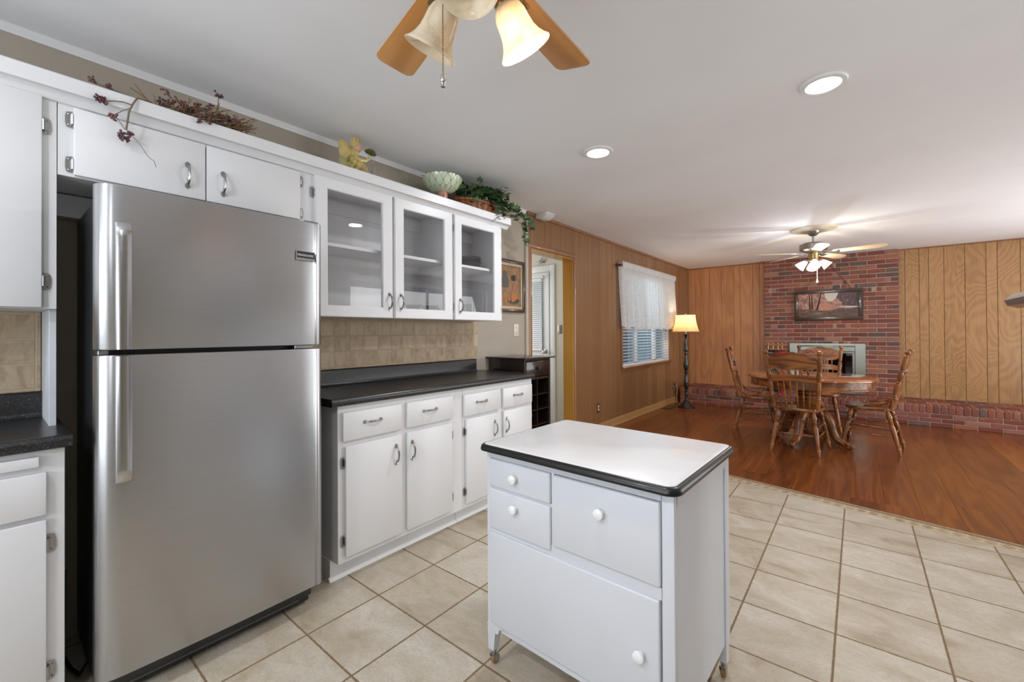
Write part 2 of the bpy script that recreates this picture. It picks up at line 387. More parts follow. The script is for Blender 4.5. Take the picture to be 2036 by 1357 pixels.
# mosaic strip between the two floors
m_ = MB()
L0 = Vector((-.02, (cut_line(-.02)+cut_tile(-.02))/2-.008, 0)); L1 = Vector((XR, (cut_line(XR)+cut_tile(XR))/2-.008, 0))
d_ = (L1-L0).normalized(); n_ = Vector((-d_.y, d_.x, 0)); LL = (L1-L0).length
def strip(m, a, b, z0, z1, c=None, t0=0, t1=None):
    t1 = LL if t1 is None else t1
    P = [L0+d_*t0+n_*a, L0+d_*t1+n_*a, L0+d_*t1+n_*b, L0+d_*t0+n_*b]
    m.prism([(p.x, p.y) for p in P], 'z', z0, z1, c)
strip(m_, -.068, .052, -.06, -.0005, s2l((.62, .54, .44)))
strip(m_, -.055, -.047, -.01, .0006, s2l((.80, .73, .62))); strip(m_, .024, .034, -.01, .0006, s2l((.70, .60, .48)))
strip(m_, .036, .060, -.01, .006, s2l((.40, .31, .24)))
t = .03; k = 0
while t < LL-.03:
    cc = random.choice([s2l((.50, .38, .28)), s2l((.62, .50, .38)), s2l((.36, .27, .21)), s2l((.58, .47, .37))])
    c0 = L0+d_*t-n_*.012
    P = [c0-d_*.029, c0-n_*.026, c0+d_*.029, c0+n_*.026]
    m_.prism([(p.x, p.y) for p in P], 'z', -.01, .0012, cc)
    for sgn in (-1, 1):
        c1 = L0+d_*(t+.033)-n_*.012+n_*sgn*.019
        P = [c1-d_*.024, c1-n_*sgn*.016, c1+d_*.024, c1+n_*sgn*.012]
        m_.prism([(p.x, p.y) for p in P], 'z', -.01, .0008, s2l((.82, .75, .65)))
    t += .066
mm, nt, b = newmat('mosaic_strip'); setp(b, None, .4); a = nt.nodes.new('ShaderNodeAttribute'); a.attribute_name = 'pc'
lk(nt, mix(nt, noise(nt, objco(nt), 80, 3), a.outputs['Color'], rgb(190, 170, 140)), b.inputs['Base Color'])
nt.nodes[-1]
m_.build('trim_1', mm, kind='structure', smooth=False)
# hall floor
m_ = MB(); m_.box(-1.8, -.021, 2.4, 4.75, -.06, -.001); m_.build('floor', M_tile, kind='structure', smooth=False)
m_ = MB(); m_.box(-1.85, XR+.12, YB-.12, YF+.12, H, H+.1); m_.build('ceiling', M_ceil, kind='structure', smooth=False)

YP = 3.36    # where the panelling begins
DO0, DO1, DOZ = 3.425, 4.24, 2.085
WI0, WI1, WZ0, WZ1 = 5.53, 7.40, .745, 2.06
m_ = MB(); m_.box(-.12, 0, YB, YP, 0, H); m_.build('wall_left', M_beige, kind='structure', smooth=False)
def planks_y(m, x0, x1, pos, zr, c=None):
    pass
gl = [YP, DO0, 3.482, 3.679, 3.783, 3.991, 4.079, DO1, 4.28, 4.386, 4.585, 4.691, 4.885, 5.085, 5.236, 5.347, 5.46, WI0, 5.723, 5.87, 6.096, 6.308, 6.46, 6.608, 6.847, 7.03, 7.214, WI1, 7.55, 7.76, 7.87, 8.07, 8.27, 8.37, YF]
m_ = MB(); m2 = MB(); m3 = MB()
for a, b_ in zip(gl, gl[1:]):
    mid = (a+b_)/2; zs = [(0, H)]
    if DO0 <= mid <= DO1: zs = [(DOZ, H)]
    if WI0 <= mid <= WI1: zs = [(0, WZ0), (WZ1, H)]
    c = (random.random(), random.random(), random.random())
    for z0, z1 in zs:
        m_.box(-.012, 0, a+.0018, b_-.0018, z0, z1, .0015, 1, c); m2.box(-.12, -.0165, a, b_, z0, z1); m3.box(-.016, -.009, a, b_, z0, z1)
m_.bm.verts.ensure_lookup_table()
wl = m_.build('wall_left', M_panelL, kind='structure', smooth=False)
m2.build('wall_left', M_hall, kind='structure', smooth=False)
m3.build('wall_left', M_groove, kind='structure', smooth=False)
# far wall, left and right of the chimney
for pos in ([0.0, .123, .226, .378, .585, .789, .891, 1.094, 1.2, 1.31], [2.98, 3.074, 3.227, 3.325, 3.481, 3.686, 3.885, 3.987, 4.19, 4.40, 4.50, 4.70, 4.86, 5.02, XR]):
    m_ = MB()
    for a, b_ in zip(pos, pos[1:]):
        m_.box(a+.002, b_-.002, YF, YF+.012, 0, H, .0015, 1, (random.random(), random.random(), random.random()))
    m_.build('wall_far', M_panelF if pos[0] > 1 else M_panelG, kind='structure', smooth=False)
m_ = MB(); m_.box(-.12, XR+.12, YF+.008, YF+.12, 0, H); m_.build('wall_far', M_groove, kind='structure', smooth=False)
# right and back walls with the windows that light the room
def wall_with_windows(name, ax, fixed, thick, rng, wins, mat):
    m = MB(); edges = sorted(set([rng[0], rng[1]]+[v for w in wins for v in w[:2]]))
    for a, b_ in zip(edges, edges[1:]):
        w = [w for w in wins if w[0] <= (a+b_)/2 <= w[1]]
        for z0, z1 in ([(0, w[0][2]), (w[0][3], H)] if w else [(0, H)]):
            if z1-z0 < .01: continue
            if ax == 'x': m.box(fixed, fixed+thick, a, b_, z0, z1)
            else: m.box(a, b_, fixed, fixed+thick, z0, z1)
    return m.build(name, mat, kind='structure', smooth=False)
wall_with_windows('wall_right', 'x', XR, .12, (YB, YF), [(1.90, 2.40, .15, 2.08), (4.1, 7.7, .3, 2.2)], M_beige)
wall_with_windows('wall_back', 'y', YB-.12, .12, (-.12, XR+.12), [(.55, 2.85, .85, 2.05)], M_beige)
def win_frame(n, ax, fixed, a0, a1, z0, z1, nm):
    m = MB()
    def bx(a, b_, za, zb, d0=-.03, d1=.09):
        if ax == 'x': m.box(fixed+d0, fixed+d1, a, b_, za, zb, .003, 1)
        else: m.box(a, b_, fixed-d1, fixed-d0, za, zb, .003, 1)
    for p in (a0-.06, a1): bx(p, p+.06, z0-.06, z1+.06)
    bx(a0, a1, z0-.06, z0); bx(a0, a1, z1, z1+.06)
    for k in range(1, nm): p = a0+(a1-a0)*k/nm; bx(p-.025, p+.025, z0, z1, .02, .06)
    bx(a0, a1, (z0+z1)/2-.02, (z0+z1)/2+.02, .02, .06)
    return m.build(n, M_white2, kind='structure')
win_frame('window_2', 'x', XR, 1.90, 2.40, .15, 2.08, 1); win_frame('window_3', 'x', XR, 4.1, 7.7, .3, 2.2, 4); win_frame('window_4', 'y', YB, .55, 2.85, .85, 2.05, 2)
# hall behind the doorway
HY = 4.75
m_ = MB(); m_.box(-1.8, -.12, HY, HY+.1, 0, H); m_.box(-1.85, -1.8, 2.4, HY+.1, 0, H); m_.box(-1.8, -.12, 2.3, 2.4, 0, H)
m_.build('wall_hall', M_hall, kind='structure', smooth=False)
# crown moulding, trims, casing, baseboard
m_ = MB(); m_.prism([(0, H), (0, H-.030), (.006, H-.030), (.009, H-.020), (.016, H-.012), (.018, H-.004), (.022, H)], 'y', YB, 3.34); m_.build('trim_2', M_white2, kind='structure')
m_ = MB(); m_.prism([(0, H), (0, H-.03), (.014, H-.028), (.018, H)], 'y', 3.36, YF); m_.build('trim_3', M_trimw, kind='structure')
m_ = MB(); m_.box(.02, XR, YF-.012, YF, H-.018, H, .003, 1); m_.build('trim_4', M_trimw, kind='structure')
m_ = MB(); m_.box(0, .022, 3.322, 3.362, 0, 2.40, .006, 2); m_.build('trim_5', paint('putty_trim_paint', rgb(190, 180, 166), .5), kind='structure')
m_ = MB()
cz = DOZ
for y0, y1 in ((DO0-.058, DO0), (DO1, DO1+.055)):
    m_.prism([(0, y0), (.012, y0), (.02, y0+.012), (.02, y1-.012), (.012, y1), (0, y1)], 'z', 0, cz+.002)
m_.prism([(0, cz), (.012, cz), (.02, cz+.012), (.02, cz+.045), (.012, cz+.058), (0, cz+.058)], 'y', DO0-.058, DO1+.055)
m_.build('trim_6', M_trimw, kind='structure', recalc=True)
m_ = MB(); m_.box(-.13, .004, DO1-.015, DO1+.003, 0, DOZ, .001, 1); m_.box(-.13, .004, DO0-.003, DO0+.015, 0, DOZ, .001, 1); m_.box(-.13, .004, DO0+.015, DO1-.015, DOZ-.015, DOZ+.003, .001, 1)
m_.build('trim_7', M_jamb, kind='structure')
m_ = MB()
m_.prism([(0, 0), (.028, 0), (.028, .012), (.018, .022), (.015, .028), (.015, .085), (.008, .095), (0, .095)], 'y', DO1+.056, 7.69); m_.build('baseboard_left', M_base, kind='structure')
# hall door with its frame, blind
m_ = MB()
DX0, DX1 = -1.33, -.655
m_.box(DX0-.09, DX0, HY-.02, HY, 0, 2.14, .004); m_.box(DX1, DX1+.075, HY-.02, HY, 0, 2.14, .004); m_.box(DX0, DX1, HY-.02, HY, 2.05, 2.14, .004)
m_.build('trim_8', M_white2, kind='structure')
m_ = MB(); m_.box(DX0+.003, DX1-.005, HY-.03, HY-.002, .01, 2.045, .003, 1)
dr = m_.build('door_1', M_white2, kind='structure')
m_ = MB(); m_.box(DX0+.1, DX1-.10, HY-.036, HY-.0305, 1.0, 1.93, .001, 1); m_.build('door_glazing', M_winpane, dr)
m_ = MB(); m_.lathe((DX1-.065, HY-.03, .985), (DX1-.065, HY-.095, .985), [(.03, 0), (.03, .1), (.012, .15), (.012, .5), (.026, .65), (.028, .85), (.015, 1)], 16)
m_.build('door_knob', M_chrome, dr)
bl = thing('door_blind', 'white horizontal blind hanging over the glass of the back-hall door', 'blind', (-1.06, HY-.03, 1.95))
m_ = MB()
z = 1.93
while z > 1.02:
    m_.prism([(HY-.062, z-.012), (HY-.0605, z-.013), (HY-.045, z+.0105), (HY-.0465, z+.012)], 'x', DX0+.09, DX1-.105); z -= .0275
m_.build('slats', M_blind, bl, smooth=False)
m_ = MB(); m_.box(DX0+.085, DX1-.10, HY-.072, HY-.036, 1.94, 1.965, .003, 1); m_.build('head_rail', M_blind, bl)
m_ = MB(); m_.box(DX0+.085, DX1-.10, HY-.066, HY-.042, .995, 1.01, .003, 1); m_.build('bottom_rail', M_blind, bl)
m_ = MB(); m_.tube([(DX1-.22, HY-.07, 1.94), (DX1-.22, HY-.07, .99)], .0012, 5); m_.build('cord', M_blind, bl)
rod = thing('curtain_rod', 'short white rod end above the blind of the hall door', 'curtain rod', (-.9, HY-.05, 2.0))
m_ = MB(); m_.tube([(DX1-.32, HY-.085, 1.985), (DX1-.075, HY-.085, 1.985)], .009, 10); m_.ball((DX1-.065, HY-.085, 1.985), .02, 12, 8); m_.tube([(DX1-.085, HY-.031, 1.985), (DX1-.085, HY-.085, 1.985)], .006, 8)
m_.build('rod', M_white2, rod)
clo = tag(MB().box(-.86, -.74, HY-.05, HY, 2.18, 2.20, .003).tube([(-.8, HY-.04, 2.2), (-.74, HY-.04, 2.26)], .004).build('wall_bracket', M_nickel), 'small metal bracket on the hall wall above the white door', 'bracket')

# ------------------------------------------------------------------ small fittings on the walls
def plate(name, label, cat, ax, p, w, h, mat, kind, n=-1):
    """electrical plate lying on a wall; ax x: wall is x=const facing +x; ax y: faces -y"""
    t = thing(name, label, cat, p)
    def bx(m, a0, a1, z0, z1, d0, d1, bv=.001):
        if ax == 'x': m.box(p[0]+d0, p[0]+d1, p[1]+a0, p[1]+a1, p[2]+z0, p[2]+z1, bv, 2)
        else: m.box(p[0]+a0, p[0]+a1, p[1]-d1, p[1]-d0, p[2]+z0, p[2]+z1, bv, 2)
    m = MB(); bx(m, -w/2, w/2, -h/2, h/2, 0, .006, .002); m.build('cover_plate', mat, t)
    if kind == 'outlet':
        for s in (-1, 1):
            m = MB(); bx(m, -.017, .017, s*.02-.014, s*.02+.014, .005, .009, .003); so = m.build('socket', M_ivory, t)
            m = MB()
            for q in (-.006, .006): bx(m, q-.0015, q+.0015, s*.02-.005, s*.02+.006, .0085, .0095, 0)
            m.build('slot', M_black, so)
    elif kind == 'switch':
        m = MB(); bx(m, -.006, .006, -.012, .012, .005, .008, .001); bx(m, -.004, .004, -.002, .010, .007, .018, .0015); m.build('toggle', M_ivory, t)
    else:
        m = MB(); bx(m, -.006, .006, .016, .036, .005, .016, .0015); m.build('toggle', M_ivory, t)
        m = MB(); bx(m, -.017, .017, -.036, -.006, .005, .009, .003); so = m.build('socket', M_ivory, t)
        m = MB()
        for q in (-.006, .006): bx(m, q-.0015, q+.0015, -.026, -.014, .0085, .0095, 0)
        m.build('slot', M_black, so)
    return t
plate('switch_plate', 'white switch and outlet plate on the beige wall below the still-life picture', 'switch plate', 'x', (0.0, 3.183, 1.265), .07, .115, M_ivory, 'combo')
plate('light_switch', 'grey metal light switch beside the white door in the back hall', 'light switch', 'y', (-.512, HY, 1.28), .07, .115, plain('switch_metal', rgb(150, 144, 132), .35, .6), 'switch')
plate('wall_outlet', 'brown outlet low on the panelled wall between doorway and window', 'outlet', 'x', (0.0, 4.82, .292), .07, .115, M_brownplate, 'outlet')
plate('wall_outlet', 'brown outlet with a plug in it, low on the wall behind the floor lamp', 'outlet', 'x', (0.0, 7.60, .30), .07, .115, M_brownplate, 'outlet')
v_ = thing('smoke_detector', 'white wedge-shaped alarm box on the ceiling above the panelled wall', 'alarm', (.06, 3.58, H))
m_ = MB(); m_.prism([(0.002, H), (.145, H), (.145, H-.022), (.10, H-.05), (.03, H-.055), (.002, H-.04)], 'y', 3.50, 3.64, bev=.004); m_.build('housing', M_white2, v_)
m_ = MB()
for k in range(4): m_.box(.146, .147, 3.52+k*.028, 3.54+k*.028, H-.016, H-.012)
m_.build('vent_slots', M_black, v_)
v_ = thing('floor_vent', 'dark metal floor register beside the baseboard under the window', 'floor vent', (.12, 7.0, 0))
m_ = MB(); m_.box(.055, .185, 6.88, 7.17, 0, .006, .002); m_.build('frame', M_bronze, v_)
m_ = MB()
for k in range(13): m_.box(.07, .17, 6.895+k*.021, 6.905+k*.021, .005, .008)
m_.build('louvre', plain('vent_louvre', rgb(120, 92, 66), .4, .5), v_)

# ------------------------------------------------------------------ recessed lights
M_led = glow('led_disc', (1, .98, .94, 1), 6)
def downlight(x, y, label):
    t = thing('recessed_light', label, 'ceiling light', (x, y, H), 0, 'recessed ceiling lights')
    m = MB(); m.lathe((x, y, H+.001), (x, y, H-.012), [(.098, 0), (.098, .3), (.092, .8), (.074, 1), (.070, .6), (.066, .2)], 40, cap=False); m.build('trim_ring', M_white2, t)
    m = MB(); m.lathe((x, y, H-.0005), (x, y, H-.0045), [(.068, 0), (.068, 1)], 40); m.build('diffuser', M_led, t)
    lamp('downlight_glow', 'AREA', (x, y, H-.014), 13, (.95, .98, 1.03), .13)
downlight(1.20, 2.56, 'round recessed ceiling light nearer the glass-fronted cabinets')
downlight(2.41, 2.55, 'round recessed ceiling light above the tiled floor, right of its twin')
downlight(1.2, -.7, 'added unseen recessed ceiling light over the left counter, behind the camera')  # unseen pair, added as lamps behind the camera and given fixtures
downlight(2.5, -.7, 'added unseen recessed ceiling light directly behind the camera')

# ------------------------------------------------------------------ cabinet fittings
def pull(par, p, ax, L=.1, out=(1, 0, 0)):
    """arched pull with leaf-shaped feet, centre p on the face x=const; ax is the long direction"""
    p = Vector(p); a = Vector((0, 0, 1)) if ax == 'z' else Vector((0, 1, 0)); o = Vector(out); w = a.cross(o)
    m = MB(); h = L/2
    for s in (-1, 1):
        q = p+a*s*(h-.004)
        pl = [(-.012, 0), (-.006, .0085), (.004, .010), (.014, .004), (.016, 0), (.014, -.004), (.004, -.010), (-.006, -.0085)]
        A = [m._v(q+a*(-s)*u+w*v+o*.0004) for u, v in pl]; B = [m._v(q+a*(-s)*u*.8+w*v*.8+o*.0045) for u, v in pl]
        m.face(A); m.face(B[::-1])
        for i in range(8): m.face([A[i], A[(i+1) % 8], B[(i+1) % 8], B[i]])
        m.tube([q+o*.002, q-a*s*.002+o*.010], .0048, 8)
    pts = []; rs = []
    for k in range(11):
        t = -1+2*k/10
        pts.append(p+a*t*(h-.006)+o*(.006+.021*(1-abs(t)**2.2))); rs.append(.0032+.0022*(1-abs(t)**2)+(.0016 if k in (2, 8) else 0))
    m.tube(pts, rs, 8)
    return m.build('handle', M_nickel, par, recalc=True)
def hinge(par, x, y, z, side):
    """surface hinge: leaf on the frame beside the door edge; side +1 puts the frame leaf towards +y"""
    m = MB()
    s = side
    m.prism([(y+s*.004, z-.030), (y+s*.018, z-.026), (y+s*.021, z-.012), (y+s*.021, z+.012), (y+s*.018, z+.026), (y+s*.004, z+.030)], 'x', x-.0175, x-.0150)
    m.tube([(x-.007, y+s*.003, z-.018), (x-.007, y+s*.003, z+.018)], .0048, 8)
    for q in (-.019, .019): m.ball((x-.0145, y+s*.013, z+q), .0032, 6, 4)
    m.box(x-.016, x-.004, y+s*.001, y+s*.004, z-.012, z+.012, .001, 1)
    return m.build('hinge', M_nickel, par, recalc=True)
XF, XD = .33, .35     # upper cabinet frame and door faces
BF, BD = .53, .55     # base cabinet frame and door faces
def slab_door(par, xb, xf, y0, y1, z0, z1, name='door', mat=None):
    m = MB(); m.box(xb+.0005, xf, y0, y1, z0, z1, .004, 2); return m.build(name, mat or M_white, par)

# upper-left cabinet
c = thing('wall_cabinet', 'white upper cabinet at the left edge of the photo, above the small counter', 'cabinet', (0, -.4, 1.336), 0)
m_ = MB(); m_.box(.002, XF-.02, -.98, .140, 1.336, 2.10); m_.box(XF-.02, XF, -.98, .159, 1.336, 2.10, .001, 1); m_.build('carcass', M_white, c)
d = slab_door(c, XF, XD, -.40, .123, 1.339, 2.072); hinge(d, XD, .123, 1.975, 1); hinge(d, XD, .123, 1.432, 1)
pull(d, (XD, -.33, 1.46), 'z')
d = slab_door(c, XF, XD, -.94, -.42, 1.339, 2.072); pull(d, (XD, -.49, 1.46), 'z')
# cabinet above the fridge
c = thing('wall_cabinet', 'short white two-door cabinet directly above the refrigerator', 'cabinet', (0, .6, 1.82), 0)
m_ = MB(); m_.box(.002, XF, .161, 1.0635, 1.815, 2.10, .001, 1); m_.build('carcass', M_white, c)
d = slab_door(c, XF, XD, .200, .598, 1.820, 2.063); hinge(d, XD, .200, 2.02, -1); hinge(d, XD, .200, 1.858, -1); pull(d, (XD, .534, 1.912), 'z')
d = slab_door(c, XF, XD, .602, 1.001, 1.820, 2.063); hinge(d, XD, 1.001, 2.018, 1); hinge(d, XD, 1.001, 1.856, 1); pull(d, (XD, .663, 1.909), 'z')
# glass-fronted cabinets
def glass_cab(name_label, y0, y1, doors, mids):
    c = thing('glass_front_cabinet', name_label, 'cabinet', (0, (y0+y1)/2, 1.338), 0)
    m = MB(); z0, z1 = 1.336, 2.10; t = .018
    m.box(.002, .010, y0, y1, z0, z1); m.box(.01, XF-.02, y0, y0+t, z0, z1); m.box(.01, XF-.02, y1-t, y1, z0, z1)
    m.box(.01, XF-.02, y0+t, y1-t, z0, z0+t); m.box(.01, XF-.02, y0+t, y1-t, z1-t, z1)
    m.box(.01, .03, y0+t, y1-t, 1.98, 2.06)      # hanging rail inside
    st = [y0, y0+.055]+[v for q in mids for v in (q-.022, q+.022)]+[y1-.055, y1]
    for a, b_ in zip(st[::2], st[1::2]): m.box(XF-.02, XF, a, b_, z0, z1, .001, 1)
    for a, b_ in zip(st[1:-1:2], st[2:-1:2]): m.box(XF-.02, XF, a, b_, z0, z0+.05, .001, 1); m.box(XF-.02, XF, a, b_, 2.02, z1, .001, 1)
    m.build('carcass', M_inside if False else M_white, c)
    m = MB(); m.box(.011, .30, y0+t+.001, y1-t-.001, 1.722, 1.741, .001, 1); m.build('shelf', M_white, c)
    for (a, b_, oa, ob, hy, hs) in doors:
        m = MB(); zb, zt = 1.335, 2.072; oz0, oz1 = 1.396, 2.015
        pl = [(a, zb), (b_, zb), (b_, zt), (a, zt)]; ho = [(oa, oz0), (ob, oz0), (ob, oz1), (oa, oz1)]
        for X, fl in ((XF+.0005, True), (XD, False)):
            A = [m._v((X, *q)) for q in pl]; B = [m._v((X-(.0 if fl else 0), *q)) for q in ho]
            for i in range(4):
                f = [A[i], A[(i+1) % 4], B[(i+1) % 4], B[i]]; m.face(f[::-1] if fl else f)
            if fl: A0, B0 = A, B
            else:
                for i in range(4):
                    m.face([A0[i], A0[(i+1) % 4], A[(i+1) % 4], A[i]]); m.face([B0[(i+1) % 4], B0[i], B[i], B[(i+1) % 4]])
        bmesh.ops.recalc_face_normals(m.bm, faces=m.bm.faces)
        ed = [e for e in m.bm.edges if all(v.co.x > XD-.001 for v in e.verts) and (abs(e.verts[0].co.y-e.verts[1].co.y) < 1e-6 or abs(e.verts[0].co.z-e.verts[1].co.z) < 1e-6)]
        bmesh.ops.bevel(m.bm, geom=ed, offset=.0035, segments=2, affect='EDGES')
        d = m.build('door', M_white, c)
        m = MB(); m.box(XF+.007, XF+.010, oa-.004, ob+.004, oz0-.004, oz1+.004); m.build('glass_pane', M_pane, d, smooth=False)
        pull(d, (XD, hy, 1.434), 'z')
        e = a if hs < 0 else b_
        hinge(d, XD, e, 1.98 if b_ < 2.1 else 1.93, hs); hinge(d, XD, e, 1.425, hs)
    return c
glass_cab('white double cabinet with two glass doors, beside the refrigerator', 1.064, 2.052, [(1.078, 1.551, 1.145, 1.481, 1.527, -1), (1.567, 2.042, 1.634, 1.967, 1.609, 1)], [1.559])
glass_cab('white single cabinet with one glass door, at the right end of the row', 2.054, 2.588, [(2.064, 2.556, 2.132, 2.478, 2.112, 1)], [])
# crown board running over all upper cabinets
c = thing('cabinet_crown', 'long white crown board running along the top of the upper cabinets', 'moulding', (.33, 1, 2.10))
m_ = MB(); m_.prism([(XF+.0008, 2.070), (XF+.010, 2.072), (XF+.022, 2.088), (XF+.030, 2.101), (XF+.050, 2.101), (XF+.050, 2.152), (XF+.044, 2.157), (XF+.0008, 2.157)], 'y', -.98, 2.649); m_.build('front_board', M_white, c, recalc=True)
m_ = MB(); m_.box(.002, XF, -.98, 2.60, 2.101, 2.125); m_.build('top_board', M_white, c)
m_ = MB(); m_.box(.002, XF, 2.601, 2.649, 2.095, 2.155, .003, 1); m_.build('end_board', M_white, c)

# alcove partition beside the fridge
c = tag(MB().box(.001, .31, .142, .160, 0, 1.335, .001, 1).box(.001, .31, .1405, .160, 1.3355, 2.095, .001, 1).box(.001, .06, .165, 1.05, 1.72, 1.81, .002).build('partition_panel', paint('grey_white_partition', rgb(206, 210, 214), .5)), 'narrow white partition panel between the small counter and the refrigerator', 'panel')

# left base cabinet with worktop
c = thing('base_cabinet', 'white base cabinet at the left edge with a pull-out board and one drawer', 'cabinet', (0, -.4, 0))
m_ = MB(); m_.box(.002, BF-.06, -.98, .138, 0, .10); m_.box(.002, BF-.018, -.98, .140, .10, .882); m_.box(BF-.018, BF, -.98, .163, .10, .882, .001, 1); m_.build('carcass', M_white, c)
m_ = MB(); m_.box(BF+.001, BD, -.40, .106, .833, .866, .003); m_.build('pull_out_board', M_white, c)
d = slab_door(c, BF, BD, -.40, .122, .680, .813, 'drawer'); pull(d, (BD, -.14, .745), 'y')
d = slab_door(c, BF, BD, -.40, .122, .135, .664); hinge(d, BD, .122, .585, 1); hinge(d, BD, .122, .184, 1); pull(d, (BD, -.33, .57), 'z')
d = slab_door(c, BF, BD, -.94, -.42, .135, .664); pull(d, (BD, -.49, .57), 'z')
d = slab_door(c, BF, BD, -.94, -.42, .680, .866, 'drawer'); pull(d, (BD, -.68, .77), 'y')
def worktop(label, y0, y1, endlip):
    c = thing('countertop', label, 'countertop', (.3, (y0+y1)/2, .885))
    xe = .562
    pr = [(.003, .884), (xe-.01, .884), (xe-.002, .889), (xe, .897), (xe, .909), (xe-.003, .918), (xe-.012, .923), (xe-.022, .9245), (xe-.04, .923), (.03, .923), (.003, .923)]
    m = MB(); m.prism(pr, 'y', y0, y1); m.build('slab', M_lam, c, ang=50)
    m = MB(); m.prism([(.003, .9235), (.036, .9235), (.028, .930), (.024, .942), (.024, 1.012), (.020, 1.020), (.012, 1.023), (.003, 1.023)], 'y', y0, endlip); m.build('upstand', M_lam, c, ang=50)
    return c
worktop('short black speckled worktop left of the refrigerator', -.98, .178, .141)
worktop('long black speckled worktop right of the refrigerator', 1.051, 2.712, 2.614)
# base cabinets right of the fridge
def base_unit(label, y0, y1, parts):
    c = thing('base_cabinet', label, 'cabinet', (0, (y0+y1)/2, 0))
    m = MB(); m.box(.002, BF-.07, y0+(.0 if y0 > 1.5 else -.005), y1-.001, 0.0, .10)
    m.box(.002, BF, y0, y1, .10, .882, .001, 1); m.build('carcass', M_white, c)
    m = MB(); m.prism([(BF-.07, 0), (BF-.052, 0), (BF-.054, .010), (BF-.060, .016), (BF-.07, .018)], 'y', y0-(.015 if y0 < 1.5 else 0), y1-.001); m.build('shoe_moulding', M_white2, c)
    for k, a, b_, z0, z1, h, hg in parts:
        d = slab_door(c, BF, BD, a, b_, z0, z1, k)
        if k == 'drawer': pull(d, (BD, h, (z0+z1)/2+.01), 'y', .105)
        else:
            pull(d, (BD, h, .576), 'z', .105); e = a if hg < 0 else b_
            hinge(d, BD, e, .598, hg); hinge(d, BD, e, .208, hg)
    return c
base_unit('white base cabinet with two doors and two drawers, next to the refrigerator', 1.096, 1.949,
          [('drawer', 1.115, 1.465, .706, .848, 1.281, 0), ('drawer', 1.505, 1.853, .706, .848, 1.667, 0), ('door', 1.129, 1.465, .130, .678, 1.425, -1), ('door', 1.506, 1.845, .130, .678, 1.534, 1)])
base_unit('white base cabinet with two doors and two drawers, next to the dark wine cabinet', 1.951, 2.708,
          [('drawer', 1.950+.004, 2.306, .700, .840, 2.115, 0), ('drawer', 2.345, 2.690, .700, .840, 2.511, 0), ('door', 1.972, 2.307, .130, .678, 2.246, -1), ('door', 2.350, 2.684, .130, .678, 2.373, 1)])
# tile splashbacks
tag(MB().box(.0005, .008, -.98, .139, 1.0235, 1.335).build('tile_splashback', M_splash, smooth=False), 'beige stone tile splashback above the short worktop on the left', 'splashback')
tag(MB().box(.0005, .008, 1.0, 2.645, 1.0235, 1.335).build('tile_splashback', M_splash, smooth=False), 'beige stone tile splashback between the long worktop and the glass cabinets', 'splashback')

# ------------------------------------------------------------------ refrigerator
fr = thing('refrigerator', 'large stainless steel top-freezer refrigerator', 'refrigerator', (.3, .6, 0))
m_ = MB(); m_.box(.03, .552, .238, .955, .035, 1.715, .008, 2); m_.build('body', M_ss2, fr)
def fdoor(z0, z1, name):
    prof = [(.560, .224), (.580, .222), (.598, .226), (.612, .234), (.622, .247), (.628, .265), (.6305, .29)]
    for k in range(1, 12):
        y = .29+(.925-.29)*k/12; prof.append((.6305+.006*sin(pi*k/12), y))
    prof += [(.6305, .925), (.629, .936), (.634, .940), (.634, .952), (.628, .962), (.618, .968), (.600, .970), (.560, .970)]
    m = MB(); m.prism(prof, 'z', z0, z1, bev=.004); return m.build(name, M_ss, fr, ang=40, recalc=True)
fz = fdoor(1.1935, 1.742, 'freezer_door'); fd = fdoor(.112, 1.1765, 'fridge_door')
m_ = MB(); m_.box(.552, .5595, .240, .953, .115, 1.735); m_.build('door_gasket', M_black, fr)
def fhandle(par, z0, z1, free):
    # free +1: the free end is at the top
    m = MB(); n = 26
    rows = []
    for k in range(n+1):
        t = k/n; z = z0+(z1-z0)*t; e = (1-t) if free < 0 else t
        d = .048*(1-max(0, (e-.93)/.07)**2*.35)
        rows.append([(.629, .270, z), (.629+d*.5, .266, z), (.629+d*.9, .268, z), (.629+d, .276, z), (.629+d*1.06, .290, z), (.629+d*1.0, .304, z), (.629+d*.88, .306, z), (.629+d*.92, .290, z), (.629+d*.8, .279, z), (.629+d*.5, .276, z), (.629, .279, z)])
    m.grid([[r[j] for r in rows] for j in list(range(11))+[0]])
    for r in (rows[0], rows[-1]): m.face([m._v(q) for q in r])
    bmesh.ops.remove_doubles(m.bm, verts=m.bm.verts, dist=1e-5)
    return m.build('handle', M_chromeh, par, recalc=True)
M_chromeh = steel('handle_steel', rgb(196, 196, 198), .2, .3)
fhandle(fz, 1.196, 1.612, 1); fhandle(fd, .760, 1.174, -1)
m_ = MB(); m_.box(.560, .600, .232, .258, 1.178, 1.192, .001, 1); m_.build('centre_hinge', M_nickel, fr)
m_ = MB(); m_.box(.57, .60, .86, .94, 1.178, 1.192, .001, 1); m_.build('centre_hinge', M_nickel, fr)
m_ = MB(); m_.box(.54, .610, .900, .965, 1.7425, 1.754, .005, 2); m_.build('hinge_cover', plain('hinge_grey', rgb(120, 120, 122), .4), fr)
m_ = MB(); m_.box(.50, .545, .25, .945, .012, .10, .006, 2)
g = m_.build('toe_grille', plain('grille_dark', rgb(40, 40, 41), .4), fr)
m_ = MB()
for k in range(4): m_.box(.545, .549, .30, .90, .028+k*.018, .036+k*.018, .002, 1)
m_.build('grille_slat', plain('grille_slat', rgb(96, 96, 96), .35), g)
for y in (.28, .92):
    m_ = MB(); m_.lathe((.50, y, 0), (.50, y, .05), [(.018, 0), (.018, .3), (.009, .35), (.009, 1)], 12); m_.build('levelling_foot', M_black, fr)
